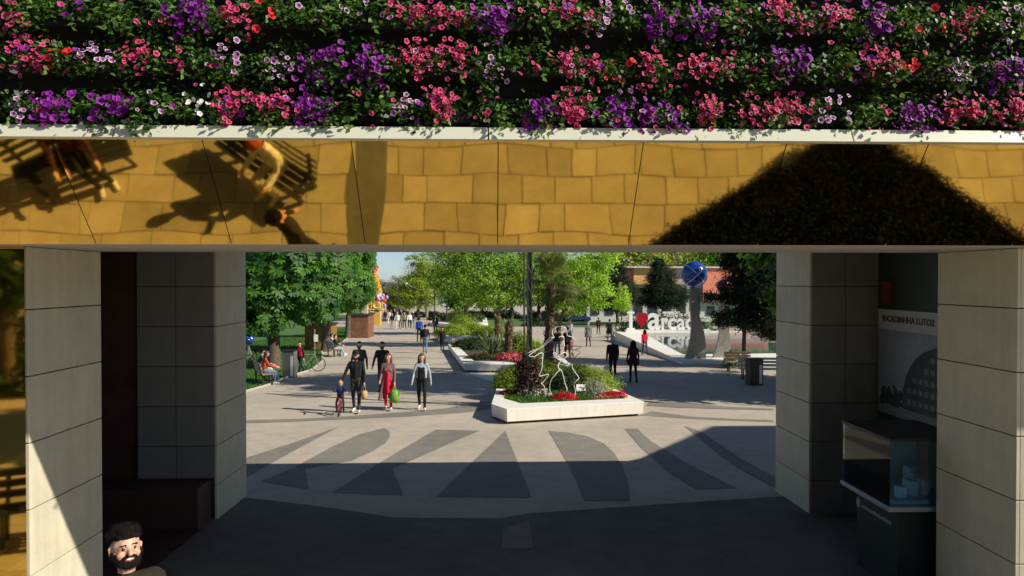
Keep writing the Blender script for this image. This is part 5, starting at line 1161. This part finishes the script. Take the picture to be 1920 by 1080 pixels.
# seated people
SIT = dict(lt=86, rt=84, lk=82, rk=88, la=25, ra=30, le=50, re=45, lean=4, lab=6, rab=6)
def sit(label, bench_p, ang, dx, h, c, pose=None, hair='short', vox=.016, dz=0.0):
    q = dict(SIT); q.update(pose or {}); Mw = Matrix.Translation(bench_p) @ Matrix.Rotation(ang, 4, 'Z'); p = Mw @ Vector((dx, -.10, dz)); p.z = gz(p.y) + dz
    return person(label, p, ang, h, c, q, vox, hair)
sit('woman in orange jacket and jeans sitting on the left bench', bL, R(-62), .45, 1.68, dict(top=ORG, pants=DEN, shoes=SHW, hair=HBR), dict(fem=1, lk=60, nod=18), 'long', V1)
sit('person in pale trousers sitting behind the woman in orange on the left bench', bL, R(-62), -.35, 1.72, dict(top=CHAR, pants=CRM, shoes=SHB, hair=HB), dict(nod=20, lk=70), 'short', V1)
sit('person in grey with jeans sitting on the farther bench', b2_, R(-62), .25, 1.72, dict(top=CHAR, pants=LDEN, shoes=SHW), dict(lk=55, rk=60))
sit('person in white shirt sitting on the farther bench', b2_, R(-62), -.45, 1.7, dict(top=WHT, pants=GRY))
who('person in red and black top standing behind the parked bicycle', 563, 700, 58, 2.6, dict(top=RED, pants=BLK, sleeves=BLK, hair=HB), None, 'short', .016)
# person on the mirrored bench
sit('person in white top and orange cap on the bench mirrored in the gold fascia', bf, R(35), .15, 1.72, dict(top=WHT, pants=CRM, shoes=SHW, cap=ORG), dict(nod=15), 'cap', V1, .03)
sit('person in maroon sitting on the second mirrored bench at the left end', bf2, R(-25), .1, 1.72, dict(top=MARO, pants=BLK, shoes=SHW, hair=HRD), dict(nod=15), 'short', V1, .03)
# bearded man close to the camera at the lower left
bx_ = at(236, 1030, 4.62); fm = Vector((bx_.x, bx_.y, gz(bx_.y)))
bearded, _ = person('smiling bearded man with dark hair in a dark sweater, cut off at the lower left', fm, R(-138), 1.78, dict(top=cloth('dark_brown', (.022, .018, .013)), pants=BLK, shoes=SHB, hair=HB, skin=SKIN), dict(turn=0, nod=-16, lab=12, rab=12), .0055, 'beard', smile=True)
def strands(ob, m, n, L, w, name, bias, seed=1):
    # short hairs growing out of the hair coloured part of the head
    me = ob.data; mi = me.materials.find(m.name); r = np.random.default_rng(seed); N = len(me.polygons)
    C = np.empty(N*3); me.polygons.foreach_get('center', C); C = C.reshape(-1, 3); Nn = np.empty(N*3); me.polygons.foreach_get('normal', Nn); Nn = Nn.reshape(-1, 3); I = np.empty(N, np.int32); me.polygons.foreach_get('material_index', I)
    q = np.where(I == mi)[0]; q = r.choice(q, n); P = C[q] + r.normal(size=(n, 3))*.002; z = C[q][:, 2]; top = (z > np.quantile(z, .6))[:, None]
    D = Nn[q]*.7 + np.where(top, np.array(bias), [0, .1, -.55]) + r.normal(size=(n, 3))*.25; D /= np.linalg.norm(D, axis=1)[:, None]
    S = np.cross(D, Nn[q] + r.normal(size=(n, 3))*.2); S /= np.linalg.norm(S, axis=1)[:, None] + 1e-9; l = (L*np.where(top[:, 0], 1.0, .5)*r.uniform(.6, 1.3, n))[:, None]
    V = np.stack([P - S*w, P + S*w, P + D*l + S*w*.3, P + D*l - S*w*.3], 1)
    o = quads(name, V, [m], None, r); o.parent = ob; return o
strands(bearded, HB, 2600, .026, .0011, 'hair', (0, -.45, .55))
# strollers
def stroller(label, p, m, m2, s=1.0):
    root = empty('stroller', p); tag(root, label, 'stroller'); B = Vector(p)
    for x in (-.24, .24):
        for y in (-.3, .32): mb = MB(); mb.torus(B + Vector((x, y, .11)), .09, .025, (1,0,0), 16, 6); mb.build('wheel', mat('tyre', (0,0,0)), root, smooth=True)
        mb = MB(); mb.tube([B + Vector((x, .32, .11)), B + Vector((x, -.2, .75)), B + Vector((x, -.42, 1.0))], .014, 6); mb.tube([B + Vector((x, -.3, .11)), B + Vector((x, .15, .6))], .014, 6); mb.build('frame_tube', M_steel, root)
    mb = MB(); mb.tube([B + Vector((-.24, -.42, 1.0)), B + Vector((.24, -.42, 1.0))], .018, 6); mb.build('handle', M_black, root)
    mb = MB(); V = [(-.2,-.15,.38),(.2,-.15,.38),(.2,.3,.42),(-.2,.3,.42),(-.22,-.3,.85),(.22,-.3,.85),(.22,.32,.56),(-.22,.32,.56)]; mb.add([B + Vector(v) for v in V], [(0,3,2,1),(0,1,5,4),(1,2,6,5),(2,3,7,6),(3,0,4,7)]); mb.build('seat', m, root)
    mb = MB(); pts = []; n = 7
    for i in range(n):
        a = R(-20 + 130*i/(n-1)); pts.append((-.32*math.sin(a)*0 + math.cos(a)*-.30 + .0, .72 + .30*math.sin(a)))
    V = [B + Vector((x, y, z)) for x in (-.23, .23) for y, z in pts]; F = [(i, i+1, n+i+1, n+i) for i in range(n-1)]; F += [tuple(range(n)), tuple(range(2*n-1, n-1, -1))]; mb.add(V, F); mb.build('hood', m2, root)
stroller('pink stroller behind the wire figure', G(1066, 668), mat('stroller_pink', (.55,.14,.22), .7), MATS['stroller_pink'])
stroller('dark pram beside the pool wall', G(1142, 634), BLK, BLK)
